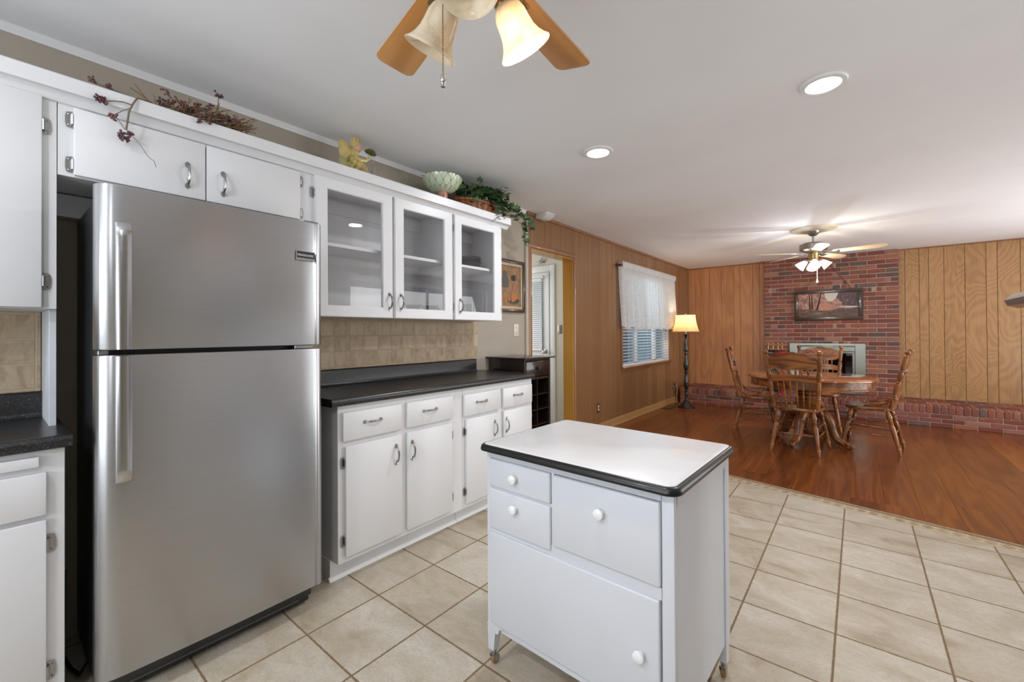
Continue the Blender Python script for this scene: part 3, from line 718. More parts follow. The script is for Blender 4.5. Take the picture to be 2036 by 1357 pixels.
m_ = MB(); m_.box(.6335, .6365, .849, .932, 1.566, 1.607, .001, 1); bd = m_.build('badge', plain('badge_dark', rgb(70, 70, 70), .35, .8), fz)
m_ = MB(); m_.box(.6366, .6378, .849, .853, 1.566, 1.607); m_.box(.6366, .6376, .853, .932, 1.566, 1.577); m_.box(.6366, .6374, .853, .932, 1.6055, 1.607); m_.build('badge_border', plain('badge_silver', rgb(200, 200, 200), .2, .9), bd)
tc = bpy.data.curves.new('badge_lettering', 'FONT'); tc.body = 'FRIGIDAIRE'; tc.size = .0128; tc.extrude = .0004; tc.space_character = 1.08; tc.materials.append(plain('lettering_silver', rgb(225, 225, 225), .3, .3))
tc.offset = .0002
to_ = bpy.data.objects.new('lettering_source', tc); COL.objects.link(to_)
lm = bpy.data.meshes.new_from_object(to_.evaluated_get(bpy.context.evaluated_depsgraph_get())); bpy.data.objects.remove(to_); bpy.data.curves.remove(tc)
to = bpy.data.objects.new('badge_lettering', lm); COL.objects.link(to); to.parent = bd
to.matrix_local = Matrix.Translation(Vector((.6372, .856, 1.5855))-Vector((.3, .6, 0))) @ Matrix(((0, 0, 1, 0), (1, 0, 0, 0), (0, 1, 0, 0), (0, 0, 0, 1)))
# tuck the power lead behind the fridge
c = thing('power_cord', 'black power cord on the floor in the gap left of the refrigerator', 'cord', (.2, .19, 0))
m_ = MB(); m_.tube([(.05, .20, .30), (.08, .195, .02), (.16, .19, .012), (.26, .2, .012), (.34, .215, .02), (.36, .232, .06)], .006, 8); m_.build('lead', M_black, c)

# ------------------------------------------------------------------ kitchen cart
CX, CY, CR = 1.80, 1.44, R(-2)
kt = thing('kitchen_cart', 'freestanding white enamel-topped kitchen cart on casters, with black rim', 'kitchen cart', (CX, CY, 0), CR)
KM = WM[kt.name]
HW, HD = .352, .262
def K(): return MB(KM.copy())
m_ = K()
m_.box(-HW+.003, HW-.003, -HD+.012, HD-.003, .135, .805)                                   # case
m_.box(-HW, -HW+.022, -HD, -HD+.022, .13, .805, .003, 1)
m_.box(HW-.036, HW, -HD, -HD+.022, .13, .805, .004, 2)
m_.box(-HW+.022, HW-.036, -HD, -HD+.018, .778, .805); m_.box(-HW+.30, -HW+.31, -HD, -HD+.018, .51, .778); m_.box(-HW+.022, HW-.036, -HD, -HD+.018, .506, .54)
m_.box(-HW+.022, -HW+.30, -HD, -HD+.018, .664, .676)
m_.box(HW-.003, HW+.003, HD-.045, HD, .13, .805, .002, 1); m_.box(HW-.003, HW+.002, -HD+.022, HD-.045, .76, .805, .002, 1)
# arched front apron
ap = [(-HW+.02, .20)]+[(-HW+.02, .13), (-.30, .13), (-.293, .150), (-.275, .160), (-.22, .158), (-.12, .150), (0, .146), (.12, .150), (.22, .158), (.275, .160), (.30, .150), (.316, .13), (HW-.03, .13), (HW-.03, .20)]
m_.prism(ap, 'y', -HD, -HD+.018)
m_.build('case', M_cart, kt)
for sx, sy in ((-1, -1), (1, -1), (-1, 1), (1, 1)):
    m_ = K(); x0, x1 = sx*HW, sx*(HW-.042); y0, y1 = sy*HD, sy*(HD-.042)
    A = [(x0, y0), (x1, y0), (x1, y1), (x0, y1)]; xt = sx*(HW-.028); yt = sy*(HD-.028)
    B = [(x0-sx*.002, y0-sy*.002), (xt, y0-sy*.002), (xt, yt), (x0-sx*.002, yt)]
    VA = [m_._v((*q, .16)) for q in A]; VB = [m_._v((*q, .058)) for q in B]
    m_.face(VA); m_.face(VB[::-1])
    for i in range(4): m_.face([VA[i], VA[(i+1) % 4], VB[(i+1) % 4], VB[i]])
    lg = m_.build('leg', M_cart, kt, recalc=True)
    lx, ly = sx*(HW-.017), sy*(HD-.017)
    m_ = K(); m_.lathe((lx, ly, .058), (lx, ly, .038), [(.011, 0), (.011, .3), (.006, .35), (.006, 1)], 12)
    m_.prism([(ly-.013, .040), (ly-.013, .034), (ly-.001, .012), (ly+.012, .012), (ly+.014, .030), (ly+.008, .040)], 'x', lx-.011, lx-.009); m_.prism([(ly-.013, .040), (ly-.013, .034), (ly-.001, .012), (ly+.012, .012), (ly+.014, .030), (ly+.008, .040)], 'x', lx+.009, lx+.011)
    m_.box(lx-.011, lx+.011, ly-.012, ly+.010, .037, .041)
    cs = m_.build('caster', M_nickel, lg, recalc=True)
    m_ = K(); m_.lathe((lx-.0085, ly+.006, .0172), (lx+.0085, ly+.006, .0172), [(.014, 0), (.0172, .12), (.0172, .88), (.014, 1)], 18); m_.build('wheel', M_castor, lg)
def kfront(name, x0, x1, z0, z1, kn):
    m = K(); m.box(x0, x1, -HD-.010, -HD+.011, z0, z1, .005, 3); d = m.build(name, M_cart, kt)
    m = K(); m.lathe((kn[0], -HD-.010, kn[1]), (kn[0], -HD-.034, kn[1]), [(.010, 0), (.008, .15), (.008, .3), (.0155, .45), (.017, .65), (.0155, .85), (.009, .98), (.0, 1)], 20, cap=False); m.build('knob', M_knob, d)
kfront('drawer', -.330, -.054, .676, .777, (-.205, .727)); kfront('drawer', -.330, -.054, .522, .668, (-.204, .622))
kfront('bin_drawer', -.042, .315, .543, .775, (.135, .700)); kfront('door', -.330, .312, .170, .506, (.258, .338))
# top with rolled black edge
def rrect(hx, hy, r, n=6):
    P = []
    for cx_, cy_, a0 in ((hx-r, hy-r, 0), (-hx+r, hy-r, 90), (-hx+r, -hy+r, 180), (hx-r, -hy+r, 270)):
        for k in range(n+1): a = R(a0+90*k/n); P.append((cx_+r*cos(a), cy_+r*sin(a)))
    return P
TXh, TYh = .374, .296
m_ = K()
for P, z in ((rrect(TXh-.012, TYh-.012, .034), .8075), ): pass
lv = [(-.014, .806), (-.001, .807), (0, .812), (-.0035, .823), (-.010, .828), (-.016, .8285)]
rings = []
for dd, z in lv:
    rings.append([m_._v((x_, y_, z)) for x_, y_ in rrect(TXh+dd, TYh+dd, .04+dd)])
nn = len(rings[0])
for a_, b2 in zip(rings, rings[1:]):
    for k in range(nn): m_.face([a_[k], a_[(k+1) % nn], b2[(k+1) % nn], b2[k]])
m_.face(rings[0][::-1]); m_.build('top_rim', M_blackenamel, kt, ang=60)
m_ = K(); m_.prism(rrect(TXh-.0165, TYh-.0165, .024), 'z', .8205, .8298, bev=.0012); m_.build('top', M_enamel, kt)

# ------------------------------------------------------------------ wine cabinet
wc = thing('wine_cabinet', 'dark espresso wine cabinet with a drawer, standing past the end of the long worktop', 'wine cabinet', (.2, 2.97, 0))
y0, y1, x1 = 2.785, 3.162, .400
m_ = MB(); m_.box(.012, x1, y0, y0+.022, 0, 1.018, .001, 1); m_.box(.012, x1, y1-.022, y1, 0, 1.018, .001, 1); m_.box(.012, .02, y0+.022, y1-.022, .02, 1.018)
m_.box(.02, x1-.004, y0+.022, y1-.022, .04, .06); m_.box(.02, x1-.002, y0+.022, y1-.022, .842, .862); m_.box(.02, x1-.002, y0+.022, y1-.022, 1.004, 1.018)
m_.box(.06, x1-.04, y0-.002, y0, .2, .22, 0); m_.build('case', M_espresso, wc)
m_ = MB(); m_.prism([(.004, y0-.036), (x1+.036, y0-.036), (x1+.036, y1+.036), (.004, y1+.036)], 'z', 1.019, 1.034, bev=.004); m_.build('top', M_espresso, wc)
m_ = MB(); m_.box(x1-.014, x1+.004, y0+.026, y1-.026, .868, .998, .003, 2); d = m_.build('drawer', M_espresso, wc)
m_ = MB(); m_.lathe((x1+.004, (y0+y1)/2, .935), (x1+.034, (y0+y1)/2, .935), [(.009, 0), (.007, .3), (.016, .5), (.019, .75), (.012, .97), (0, 1)], 16, cap=False); m_.build('knob', M_bronze, d)
m_ = MB()
for k in range(1, 6): z = .06+(.842-.06)*k/6; m_.box(.03, x1-.003, y0+.022, y1-.022, z-.004, z+.004)
m_.box(.03, x1-.003, (y0+y1)/2-.004, (y0+y1)/2+.004, .06, .842)
m_.build('bottle_rack', M_espresso, wc)

# ------------------------------------------------------------------ pictures
def picture(name, label, cat, frame, canvas_mat, liner=None, depth=.025, fw=.03, ax='x', cord=None):
    """frame = (a0,a1,z0,z1,pos)"""
    a0, a1, z0, z1, p = frame
    t = thing(name, label, cat, (p, (a0+a1)/2, z0) if ax == 'x' else ((a0+a1)/2, p, z0))
    def bar(m, u0, u1, w0, w1, d0, d1, bv=.003):
        if ax == 'x': m.box(p+d0, p+d1, u0, u1, w0, w1, bv, 2)
        else: m.box(u0, u1, p-d1, p-d0, w0, w1, bv, 2)
    m = MB()
    for s in (0, 1):
        z = z0 if s == 0 else z1-fw; bar(m, a0, a1, z, z+fw, .001, depth)
        a = a0 if s == 0 else a1-fw; bar(m, a, a+fw, z0+fw, z1-fw, .001, depth)
    m.build('frame', M_frame, t)
    o = fw
    if liner:
        m = MB()
        for s in (0, 1):
            z = z0+fw if s == 0 else z1-fw-liner[0]; bar(m, a0+fw, a1-fw, z, z+liner[0], .003, depth*.7, .001)
            a = a0+fw if s == 0 else a1-fw-liner[0]; bar(m, a, a+liner[0], z0+fw+liner[0], z1-fw-liner[0], .003, depth*.7, .001)
        m.build('liner', liner[1], t); o += liner[0]
    m = MB(); bar(m, a0+o, a1-o, z0+o, z1-o, .003, .007, 0); cv = m.build('canvas', canvas_mat, t, smooth=False)
    return t, cv
def canvas(name, stops, sc, stretch=(1, 1, 1), per='Z', z0=0, z1=1, extra=None):
    m, nt, b = newmat(name); setp(b, None, .5)
    v = objco(nt, stretch); f = noise(nt, v, sc, 8, .7, .6)
    lk(nt, ramp(nt, f, stops), b.inputs['Base Color']); return m
# still life
t, cv = picture('picture', 'framed still-life picture on the beige kitchen wall beside the doorway', 'picture', (2.80, 3.297, 1.432, 1.922, 0.0), canvas('still_life_ground', [(.3, rgb(104, 80, 58)), (.5, rgb(150, 112, 76)), (.75, rgb(172, 132, 92))], 14), (.026, plain('cream_gold_liner', rgb(186, 168, 138), .4, .2)), .024, .030)
def blob(par, name, poly, mat, ax, pos, off=.0075, th=.0006):
    m = MB()
    if ax == 'x': m.prism(poly, 'x', pos+off, pos+off+th)
    else: m.prism(poly, 'y', pos-off-th, pos-off)
    return m.build(name, mat, par, smooth=False)
P_grey = plain('paint_slate', rgb(92, 88, 84), .6); P_or = plain('paint_orange', rgb(188, 116, 58), .6); P_dk = plain('paint_umber', rgb(58, 42, 34), .6); P_pk = plain('paint_rose', rgb(164, 112, 92), .6)
def ell(cx_, cz_, a, b_, n=16): return [(cx_+a*cos(2*pi*k/n), cz_+b_*sin(2*pi*k/n)) for k in range(n)]
blob(cv, 'painted_plate', ell(3.14, 1.54, .09, .035), P_grey, 'x', 0, .0072)
blob(cv, 'painted_plate', ell(3.14, 1.55, .075, .027), P_dk, 'x', 0, .0080)
blob(cv, 'painted_book', [(3.10, 1.56), (3.19, 1.55), (3.19, 1.61), (3.11, 1.62)], P_or, 'x', 0, .0088)
for q in ((3.075, 1.555, .02), (3.12, 1.545, .018), (3.02, 1.54, .02), (3.15, 1.548, .016)): blob(cv, 'painted_fruit', ell(q[0], q[1], q[2], q[2]), P_or, 'x', 0, .0096)
blob(cv, 'painted_mug', [(3.12, 1.64), (3.19, 1.635), (3.185, 1.69), (3.13, 1.695)], P_pk, 'x', 0, .0088)
blob(cv, 'painted_jug', [(2.96, 1.66), (3.06, 1.66), (3.07, 1.72), (3.04, 1.78), (3.045, 1.80), (3.01, 1.82), (2.98, 1.80), (2.99, 1.77), (2.955, 1.72)], P_grey, 'x', 0, .0088)
blob(cv, 'painted_grinder', [(3.11, 1.73), (3.17, 1.73), (3.165, 1.76), (3.18, 1.77), (3.15, 1.79), (3.10, 1.77)], P_dk, 'x', 0, .0088)
# autumn landscape over the fireplace
YC = 8.40
cm = canvas('autumn_canvas', [(.28, rgb(60, 40, 34)), (.42, rgb(132, 92, 78)), (.55, rgb(188, 140, 120)), (.75, rgb(216, 184, 168))], 16, (1, 1, 1.2))
t, cv = picture('picture', 'wide dark-framed autumn landscape hanging on the brick chimney', 'picture', (1.724, 2.597, 1.408, 1.889, YC), cm, None, .035, .052, 'y')
B = lambda n, poly, mt, off: blob(cv, n, poly, mt, 'y', YC, off)
C_sky = plain('paint_sky', rgb(214, 208, 198), .6); C_ground = canvas('paint_ground', [(.35, rgb(44, 32, 28)), (.5, rgb(98, 70, 52)), (.7, rgb(150, 116, 84))], 30, (.5, 1, 2)); C_trunk = plain('paint_trunk', rgb(38, 28, 28), .6); C_bush = canvas('paint_bush', [(.3, rgb(168, 108, 84)), (.7, rgb(206, 150, 122))], 22); C_dark = canvas('paint_dark_wood', [(.35, rgb(48, 36, 40)), (.55, rgb(96, 72, 74)), (.75, rgb(160, 130, 124))], 26, (1.5, 1, .7)); C_rock = plain('paint_rock', rgb(120, 112, 96), .6)
B('painted_sky', [(2.12, 1.837), (2.30, 1.837), (2.27, 1.76), (2.22, 1.70), (2.16, 1.71), (2.13, 1.77)], C_sky, .0074)
B('painted_wood', [(2.30, 1.837), (2.545, 1.837), (2.545, 1.60), (2.36, 1.61), (2.34, 1.68), (2.27, 1.76)], C_dark, .0078)
B('painted_ground', [(1.776, 1.46), (2.545, 1.46), (2.545, 1.60), (2.3, 1.57), (2.1, 1.56), (1.95, 1.58), (1.776, 1.60)], C_ground, .0082)
B('painted_bush', ell(2.12, 1.62, .11, .06), C_bush, .0088)
B('painted_pond', [(2.20, 1.53), (2.545, 1.50), (2.545, 1.58), (2.3, 1.59)], C_dark, .0092)
for x_, w_ in ((1.932, .011), (1.962, .012)): B('painted_trunk', [(x_-w_, 1.585), (x_+w_, 1.585), (x_+w_*.3-.008, 1.837), (x_-w_*.3-.008, 1.837)], C_trunk, .0096)
B('painted_trunk', [(2.01, 1.57), (2.035, 1.57), (2.062, 1.70), (2.082, 1.837), (2.07, 1.837), (2.04, 1.70)], C_trunk, .0096)
B('painted_rock', [(1.96, 1.50), (1.99, 1.53), (2.04, 1.54), (2.09, 1.525), (2.11, 1.50)], C_rock, .0096)
B('painted_bank', [(2.24, 1.618), (2.545, 1.60), (2.545, 1.615), (2.40, 1.625)], C_sky, .0098)
m_ = MB(); m_.tube([(1.84, YC-.018, 1.888), (2.165, YC-.012, 2.33)], .004, 6); m_.tube([(2.165, YC-.012, 2.33), (2.46, YC-.018, 1.888)], .004, 6); hk = m_.build('hanging_cord', plain('brown_cord', rgb(110, 62, 44), .7), t)
m_ = MB(); m_.tube([(2.165, YC+.002, 2.325), (2.165, YC-.018, 2.332)], .004, 6); m_.build('nail', M_nickel, hk)

# ------------------------------------------------------------------ brick fireplace
fp = thing('brick_fireplace', 'red brick chimney with a long raised hearth along the far wall', 'fireplace', (2.15, YC, 0))
PAL = [(.36, .10, .055), (.30, .075, .045), (.24, .062, .045), (.42, .15, .085), (.24, .075, .06), (.44, .20, .14), (.34, .11, .08), (.16, .11, .10), (.29, .085, .06), (.34, .12, .09)]
def bcol():
    c = random.choice(PAL); k = random.uniform(.62, 1.0); return tuple(v*k for v in c)
def mottled(m, x0, x1, y0, y1, z0, z1, c, ax='x'):
    m.box(x0, x1, y0, y1, z0, z1, .004, 1, c)
CX0, CX1 = 1.29, 3.0
m_ = MB(); mo = MB(); mo.box(CX0+.006, CX1-.006, YC+.008, YF-.001, .262, H-.001); 
rh, bl_, g_ = .0680, .198, .012
SX0, SX1, SZ1 = 1.648, 2.619, 1.04
z = .266; k = 0
while z < H-.01:
    zt = min(z+rh-g_, H-.001)
    x = CX0-(0 if k % 2 == 0 else bl_/2+g_/2)
    while x < CX1-.01:
        a, b_ = max(x, CX0), min(x+bl_, CX1)
        if CX1-b_ < .06 and b_ < CX1: b_ = CX1
        if zt <= SZ1+.01:
            if a < SX0 < b_: b_ = SX0
            elif a < SX1 < b_: a = SX1
        if zt > SZ1 or b_ <= SX0 or a >= SX1:
            if b_-a > .02:
                if random.random() < .10:      # patched brick in three shades
                    q = a
                    while q < b_-.01:
                        e = min(q+random.choice([.05, .035, .06]), b_); m_.box(q, e, YC-.001-random.random()*.002, YC+.09, z, zt, .003, 1, random.choice([(.10, .08, .08), (.48, .34, .26), (.26, .07, .05), (.42, .2, .14)])); q = e+.003
                else: m_.box(a, b_, YC-random.random()*.003, YC+.09, z, zt, .004, 1, bcol())
        x = x+bl_+g_
        if CX1-x < .05: break
    z += rh; k += 1
ch = m_.build('chimney_brickwork', M_brick, fp, smooth=False)
mo.build('mortar', M_mortar, ch, smooth=False)
# return faces of the chimney: brick ends are the box sides (depth .09) plus a dark void fill behind
HX0, HY0, HZ = .10, 7.665, .262
m_ = MB(); mo = MB(); mo.box(HX0+.004, XR-.004, HY0+.006, YF-.001, 0, HZ-.004)
for r_ in range(3):
    z0, z1 = .004+r_*.0555-.0, .004+r_*.0555+.0475
    if r_ == 0: z0 = 0
    x = HX0-(0 if r_ % 2 == 0 else .105)
    while x < XR:
        a, b_ = max(x, HX0), min(x+.20, XR-.004)
        if b_-a > .015: m_.box(a, b_, HY0-random.random()*.003, HY0+.09, z0, z1, .004, 1, bcol())
        x += .21
x = HX0
while x < XR-.02:                     # rowlock course: bricks on edge running back from the front
    b_ = min(x+.0585, XR-.004); c = bcol()
    m_.box(x, b_, HY0-.006-random.random()*.004, HY0+.20, .172, HZ+random.random()*.002, .008, 2, c)
    x += .0675
for row, y_ in enumerate((HY0+.21, HY0+.42, HY0+.63)):
    x = HX0-.1*(row % 2)
    while x < XR:
        a, b_ = max(x, HX0), min(x+.20, XR-.004); ye = min(y_+.2, YF-.002)
        if b_-a > .02: m_.box(a, b_, y_, ye, .2, HZ-.001, .004, 1, bcol())
        x += .21
hb = m_.build('hearth_brickwork', M_brick, fp, smooth=False)
mo.build('mortar', M_mortar, hb, smooth=False)
# silver surround and firebox
yb = YC-.004
m_ = MB()
fo = [(SX0, .266), (SX1, .266), (SX1, SZ1), (SX0, SZ1)]; fi = [(SX0+.125, .35), (SX1-.125, .35), (SX1-.125, .94), (SX0+.125, .94)]
m_.box(SX0, SX0+.125, yb-.02, YC+.03, .266, SZ1, .002, 1); m_.box(SX1-.125, SX1, yb-.02, YC+.03, .266, SZ1, .002, 1); m_.box(SX0+.125, SX1-.125, yb-.02, YC+.03, 1.005, SZ1, .002, 1)
su = m_.build('metal_surround', M_silver, fp)
def louver(z0, z1, n):
    m = MB(); m.box(SX0+.127, SX1-.127, yb-.030, YC+.02, z0, z1, .003, 1)
    for k in range(40):
        x = SX0+.15+k*(SX1-SX0-.30)/39; m.box(x-.0045, x+.0045, yb-.034, yb-.0295, z0+.03, z1-.018, .001, 1)
    m.box(SX0+.12, SX1-.12, yb-.042, yb-.028, z0-.004, z0+.016, .004, 2); m.box(SX0+.12, SX1-.12, yb-.042, yb-.028, z1-.012, z1+.002, .004, 2)
    return m.build('air_grille', M_silver, su, kind=None)
louver(.915, 1.0, 20); louver(.268, .345, 20)
m_ = MB(); m_.box(SX0+.127, SX1-.127, YC+.10, YF-.02, .346, .914); m_.build('firebox', M_dark, fp, smooth=False)
for a, b_ in ((SX0+.13, (SX0+SX1)/2-.004), ((SX0+SX1)/2+.004, SX1-.13)):
    m_ = MB()
    for x0_, x1_, za, zb in ((a, b_, .35, .372), (a, b_, .888, .912), (a, a+.028, .372, .888), (b_-.028, b_, .372, .888)): m_.box(x0_, x1_, yb-.02, yb+.0, za, zb, .002, 1)
    d = m_.build('fire_door', M_silver, fp)
    m_ = MB(); m_.box(a+.026, b_-.026, yb-.012, yb-.008, .37, .89); m_.build('glass', M_fireglass, d, smooth=False)
m_ = MB()
for k, (x0_, x1_, zz) in enumerate(((1.95, 2.30, .42), (2.0, 2.35, .50), (1.98, 2.25, .58))): m_.lathe((x0_, YC+.06, zz), (x1_, YC+.07, zz+.03), [(.03, 0), (.036, .1), (.034, .9), (.028, 1)], 10)
m_.build('log', plain('log_grey', rgb(110, 104, 98), .8), fp)
# fireplace tools on the hearth
ft = thing('fireplace_tool_set', 'black stand with brass-handled fire tools on the hearth, left of the fire', 'fireplace tools', (1.47, 8.15, HZ+.002))
m_ = MB(); m_.lathe((1.47, 8.15, HZ+.003), (1.47, 8.15, HZ+.03), [(.13, 0), (.13, .3), (.10, .7), (.02, 1)], 20); m_.tube([(1.47, 8.15, HZ+.02), (1.47, 8.15, .93)], .010, 10); m_.box(1.34, 1.60, 8.12, 8.18, .90, .925, .006, 2); m_.build('stand', M_black, ft)
for x_ in (1.38, 1.45, 1.52, 1.575):
    m_ = MB(); m_.tube([(x_, 8.10, .34), (x_, 8.10, .93)], .005, 8); m_.box(x_-.02, x_+.02, 8.092, 8.108, .30, .36, .003, 1); tl = m_.build('tool', M_black, ft)
    m_ = MB(); m_.lathe((x_, 8.10, .93), (x_, 8.10, 1.055), [(.006, 0), (.010, .12), (.006, .25), (.009, .5), (.007, .7), (.013, .82), (.010, .93), (.0, 1)], 12, cap=False); m_.build('tool_handle', M_brass, tl)
rd = tag(MB().ball((1.585, 7.99, .885), .06, 14, 8, (1.3, .6, .55)).tube([(1.585, 7.99, .86), (1.585, 7.97, HZ+.02)], .008, 8).lathe((1.585, 7.97, HZ+.002), (1.585, 7.97, HZ+.02), [(.05, 0), (.05, 1)], 16).build('red_ornament', plain('bright_red', rgb(176, 26, 24), .35)), 'bright red object beside the fire tools, half hidden by the near chair', 'ornament')

# ------------------------------------------------------------------ panelled-wall window
wn1 = tag(MB().box(-.10, -.06, WI0, WI0+.05, WZ0, WZ1, .003, 1).build('window_1', M_white2), 'window', 'window', kind='structure'); del wn1['label']; del wn1['category']
m_ = MB()
for a, b_ in ((WI1-.05, WI1), (6.10, 6.20), (6.86, 6.96)): m_.box(-.10, -.06, a, b_, WZ0+.002, WZ1, .003, 1)
m_.box(-.10, -.06, WI0+.05, WI1-.05, WZ0, WZ0+.05, .003, 1); m_.box(-.10, -.06, WI0+.05, WI1-.05, WZ1-.05, WZ1, .003, 1); m_.box(-.10, -.065, WI0+.05, WI1-.05, 1.38, 1.42, .003, 1)
m_.build('window_sash', M_white2, wn1)
m_ = MB(); m_.box(-.083, -.079, WI0+.05, WI1-.05, WZ0+.05, WZ1-.05); m_.build('window_glazing', M_winpane, wn1, smooth=False)
m_ = MB()
m_.box(-.115, -.001, WI0-.0, WI0+.012, WZ0, WZ1, .001, 1); m_.box(-.115, -.001, WI1-.012, WI1, WZ0, WZ1, .001, 1); m_.box(-.115, -.001, WI0+.012, WI1-.012, WZ1-.012, WZ1, .001, 1)
m_.box(-.115, .0, WI0+.012, WI1-.012, WZ0, WZ0+.012, .001, 1)
m_.build('window_jamb', M_white2, wn1)
m_ = MB(); m_.prism([(0, WZ0-.055), (.018, WZ0-.052), (.026, WZ0-.02), (.040, WZ0-.012), (.044, WZ0), (.038, WZ0+.008), (0, WZ0+.010)], 'y', WI0-.045, WI1+.05)
m_.box(0, .016, WI0-.045, WI0-.002, WZ0+.011, WZ1+.05, .003, 1); m_.box(0, .016, WI1+.002, WI1+.04, WZ0+.011, WZ1+.05, .003, 1); m_.box(0, .016, WI0-.002, WI1+.002, WZ1+.002, WZ1+.05, .003, 1)
m_.build('trim_9', M_trimw, kind='structure', recalc=True)
bl = thing('window_blind', 'white slatted blind in the window of the panelled wall, below the lace curtain', 'blind', (-.03, 6.46, WZ1))
m_ = MB(); z = .80
while z < 2.0:
    m_.prism([(-.052, z-.010), (-.050, z-.0125), (-.006, z+.010), (-.008, z+.0125)], 'y', WI0+.02, WI1-.02); z += .0445
m_.build('slats', M_blind, bl, smooth=False)
m_ = MB(); m_.box(-.056, -.004, WI0+.015, WI1-.015, 2.0, 2.045, .003, 1); m_.build('head_rail', M_blind, bl)
m_ = MB(); m_.box(-.052, -.008, WI0+.02, WI1-.02, .762, .782, .004, 2); m_.build('bottom_rail', M_blind, bl)
for y in (5.75, 6.47, 7.2):
    m_ = MB(); m_.tube([(-.005, y, 2.0), (-.005, y, .77)], .0016, 5); m_.build('ladder_cord', M_blind, bl)
# what is outside: a boarded backdrop, the dim shaded tone put into its blue
m_ = MB()
for k in range(16): m_.prism([(-1.9, k*.2-.4), (-1.87, k*.2-.4), (-1.89, k*.2-.2), (-1.9, k*.2-.2)], 'y', 1.5, 10)
tag(m_.build('outdoor_backdrop', paint('shade_blue_boards', rgb(70, 112, 140), .7), recalc=True), 'blue backdrop wall with the dim outdoor shade in its colour, seen between the slats of the panelled-wall window', 'outside wall')
lamp('daylight_window', 'AREA', (-.35, 6.46, 1.9), 14, (.85, .93, 1), 1.8, .7).rotation_euler = (0, R(-75), 0)

# lace curtain
m, nt, b = newmat('white_lace'); v = objco(nt)
vo = nt.nodes.new('ShaderNodeTexVoronoi'); vo.feature = 'DISTANCE_TO_EDGE'; vo.inputs['Scale'].default_value = 34; lk(nt, v, vo.inputs['Vector'])
wv = nt.nodes.new('ShaderNodeTexWave'); wv.wave_type = 'RINGS'; wv.inputs['Scale'].default_value = 16; wv.inputs['Distortion'].default_value = 9; wv.inputs['Detail'].default_value = 1; wv.inputs['Detail Scale'].default_value = 3; lk(nt, v, wv.inputs['Vector'])
setp(b, rgb(240, 240, 240), .8); out = nt.nodes['Material Output']
tl = nt.nodes.new('ShaderNodeBsdfTranslucent'); tl.inputs[0].default_value = rgb(235, 238, 240); tr = nt.nodes.new('ShaderNodeBsdfTransparent')
m1 = nt.nodes.new('ShaderNodeMixShader'); m1.inputs[0].default_value = .35; lk(nt, b.outputs[0], m1.inputs[1]); lk(nt, tl.outputs[0], m1.inputs[2])
m2_ = nt.nodes.new('ShaderNodeMixShader'); lk(nt, ramp(nt, wv.outputs['Fac'], [(.2, (.26, .26, .26, 1)), (.45, (.05, .05, .05, 1))]), m2_.inputs[0]); lk(nt, m1.outputs[0], m2_.inputs[1]); lk(nt, tr.outputs[0], m2_.inputs[2]); lk(nt, m2_.outputs[0], out.inputs[0])
M_lace = m
cu = thing('lace_curtain', 'white lace valance curtain gathered on a rod over the window', 'curtain', (.06, 6.4, 2.17))
m_ = MB(); rows = []; ny = 260; nz = 22; Y0, Y1 = 5.37, 7.52
for j in range(nz+1):
    t = j/nz; row = []
    for i in range(ny+1):
        s = i/ny; y = Y0+(Y1-Y0)*s
        ph = s*2*pi*21+1.3*sin(s*17)
        amp = .008+.020*min(1, t*1.5)
        x = .078+amp*sin(ph)+.012*sin(s*2*pi*6.3)*t + .02*t*t
        zb = 1.315-.042*abs(sin(s*pi*7))
        z = 2.175+.008*sin(ph*2)*(1 if j == 0 else .2); z = z+(zb-z)*t
        yy = y+.02*t*sin(s*2*pi*7)
        if s < .02: x -= .05*(1-s/.02)*(1-t*.5)
        if s > .98: x -= .05*((s-.98)/.02)*(1-t*.5)
        row.append((x, yy, z))
    rows.append(row)
m_.grid(rows); m_.build('valance', M_lace, cu, ang=180)
m_ = MB(); rows = []
for j in range(4):
    row = []
    for i in range(ny+1):
        s = i/ny; ph = s*2*pi*30
        row.append((.088+.006*sin(ph)+(.008 if j in (1, 2) else 0), Y0+(Y1-Y0)*s, 2.195-.028*j+.004*sin(ph*1.7)*(j == 0)))
    rows.append(row)
m_.grid(rows); m_.build('rod_heading', M_lace, cu, ang=180)
m_ = MB(); m_.box(.002, .075, 5.345, 5.368, 2.125, 2.16, .002, 1); m_.box(.002, .075, 7.522, 7.545, 2.125, 2.16, .002, 1); m_.box(.06, .075, 5.368, 7.522, 2.13, 2.155, .002, 1); m_.build('rod', plain('curtain_rod_brown', rgb(96, 66, 48), .4), cu)

# ------------------------------------------------------------------ floor lamp
LX, LY = .335, 7.235
fl = thing('floor_lamp', 'black turned floor lamp with a lit cream bell shade in the corner', 'floor lamp', (LX, LY, 0))
m_ = MB(); m_.lathe((LX, LY, 0), (LX, LY, .12), [(.140, 0), (.142, .08), (.136, .16), (.115, .26), (.098, .34), (.090, .42), (.062, .62), (.050, .78), (.030, .96), (.022, 1)], 36); m_.build('base', M_bronze, fl)
pz = [(.020, .10), (.026, .12), (.026, .14), (.016, .155), (.021, .19), (.027, .225), (.020, .245), (.037, .255), (.024, .262), (.017, .27), (.016, .285), (.027, .30), (.033, .35), (.036, .375), (.033, .42), (.024, .50), (.018, .55), (.021, .565), (.036, .574), (.022, .583), (.020, .595), (.022, .60), (.034, .64), (.040, .68), (.039, .70), (.030, .76), (.022, .82), (.019, .86), (.030, .874), (.021, .885), (.020, .905), (.033, .915), (.036, .94), (.034, .975), (.026, 1.03), (.019, 1.10), (.017, 1.15), (.026, 1.165), (.018, 1.175), (.040, 1.19), (.042, 1.195), (.012, 1.199)]
m_ = MB(); m_.lathe((LX, LY, 0), (LX, LY, 1), [(r, z) for r, z in pz], 24); m_.build('pole', M_bronze, fl)
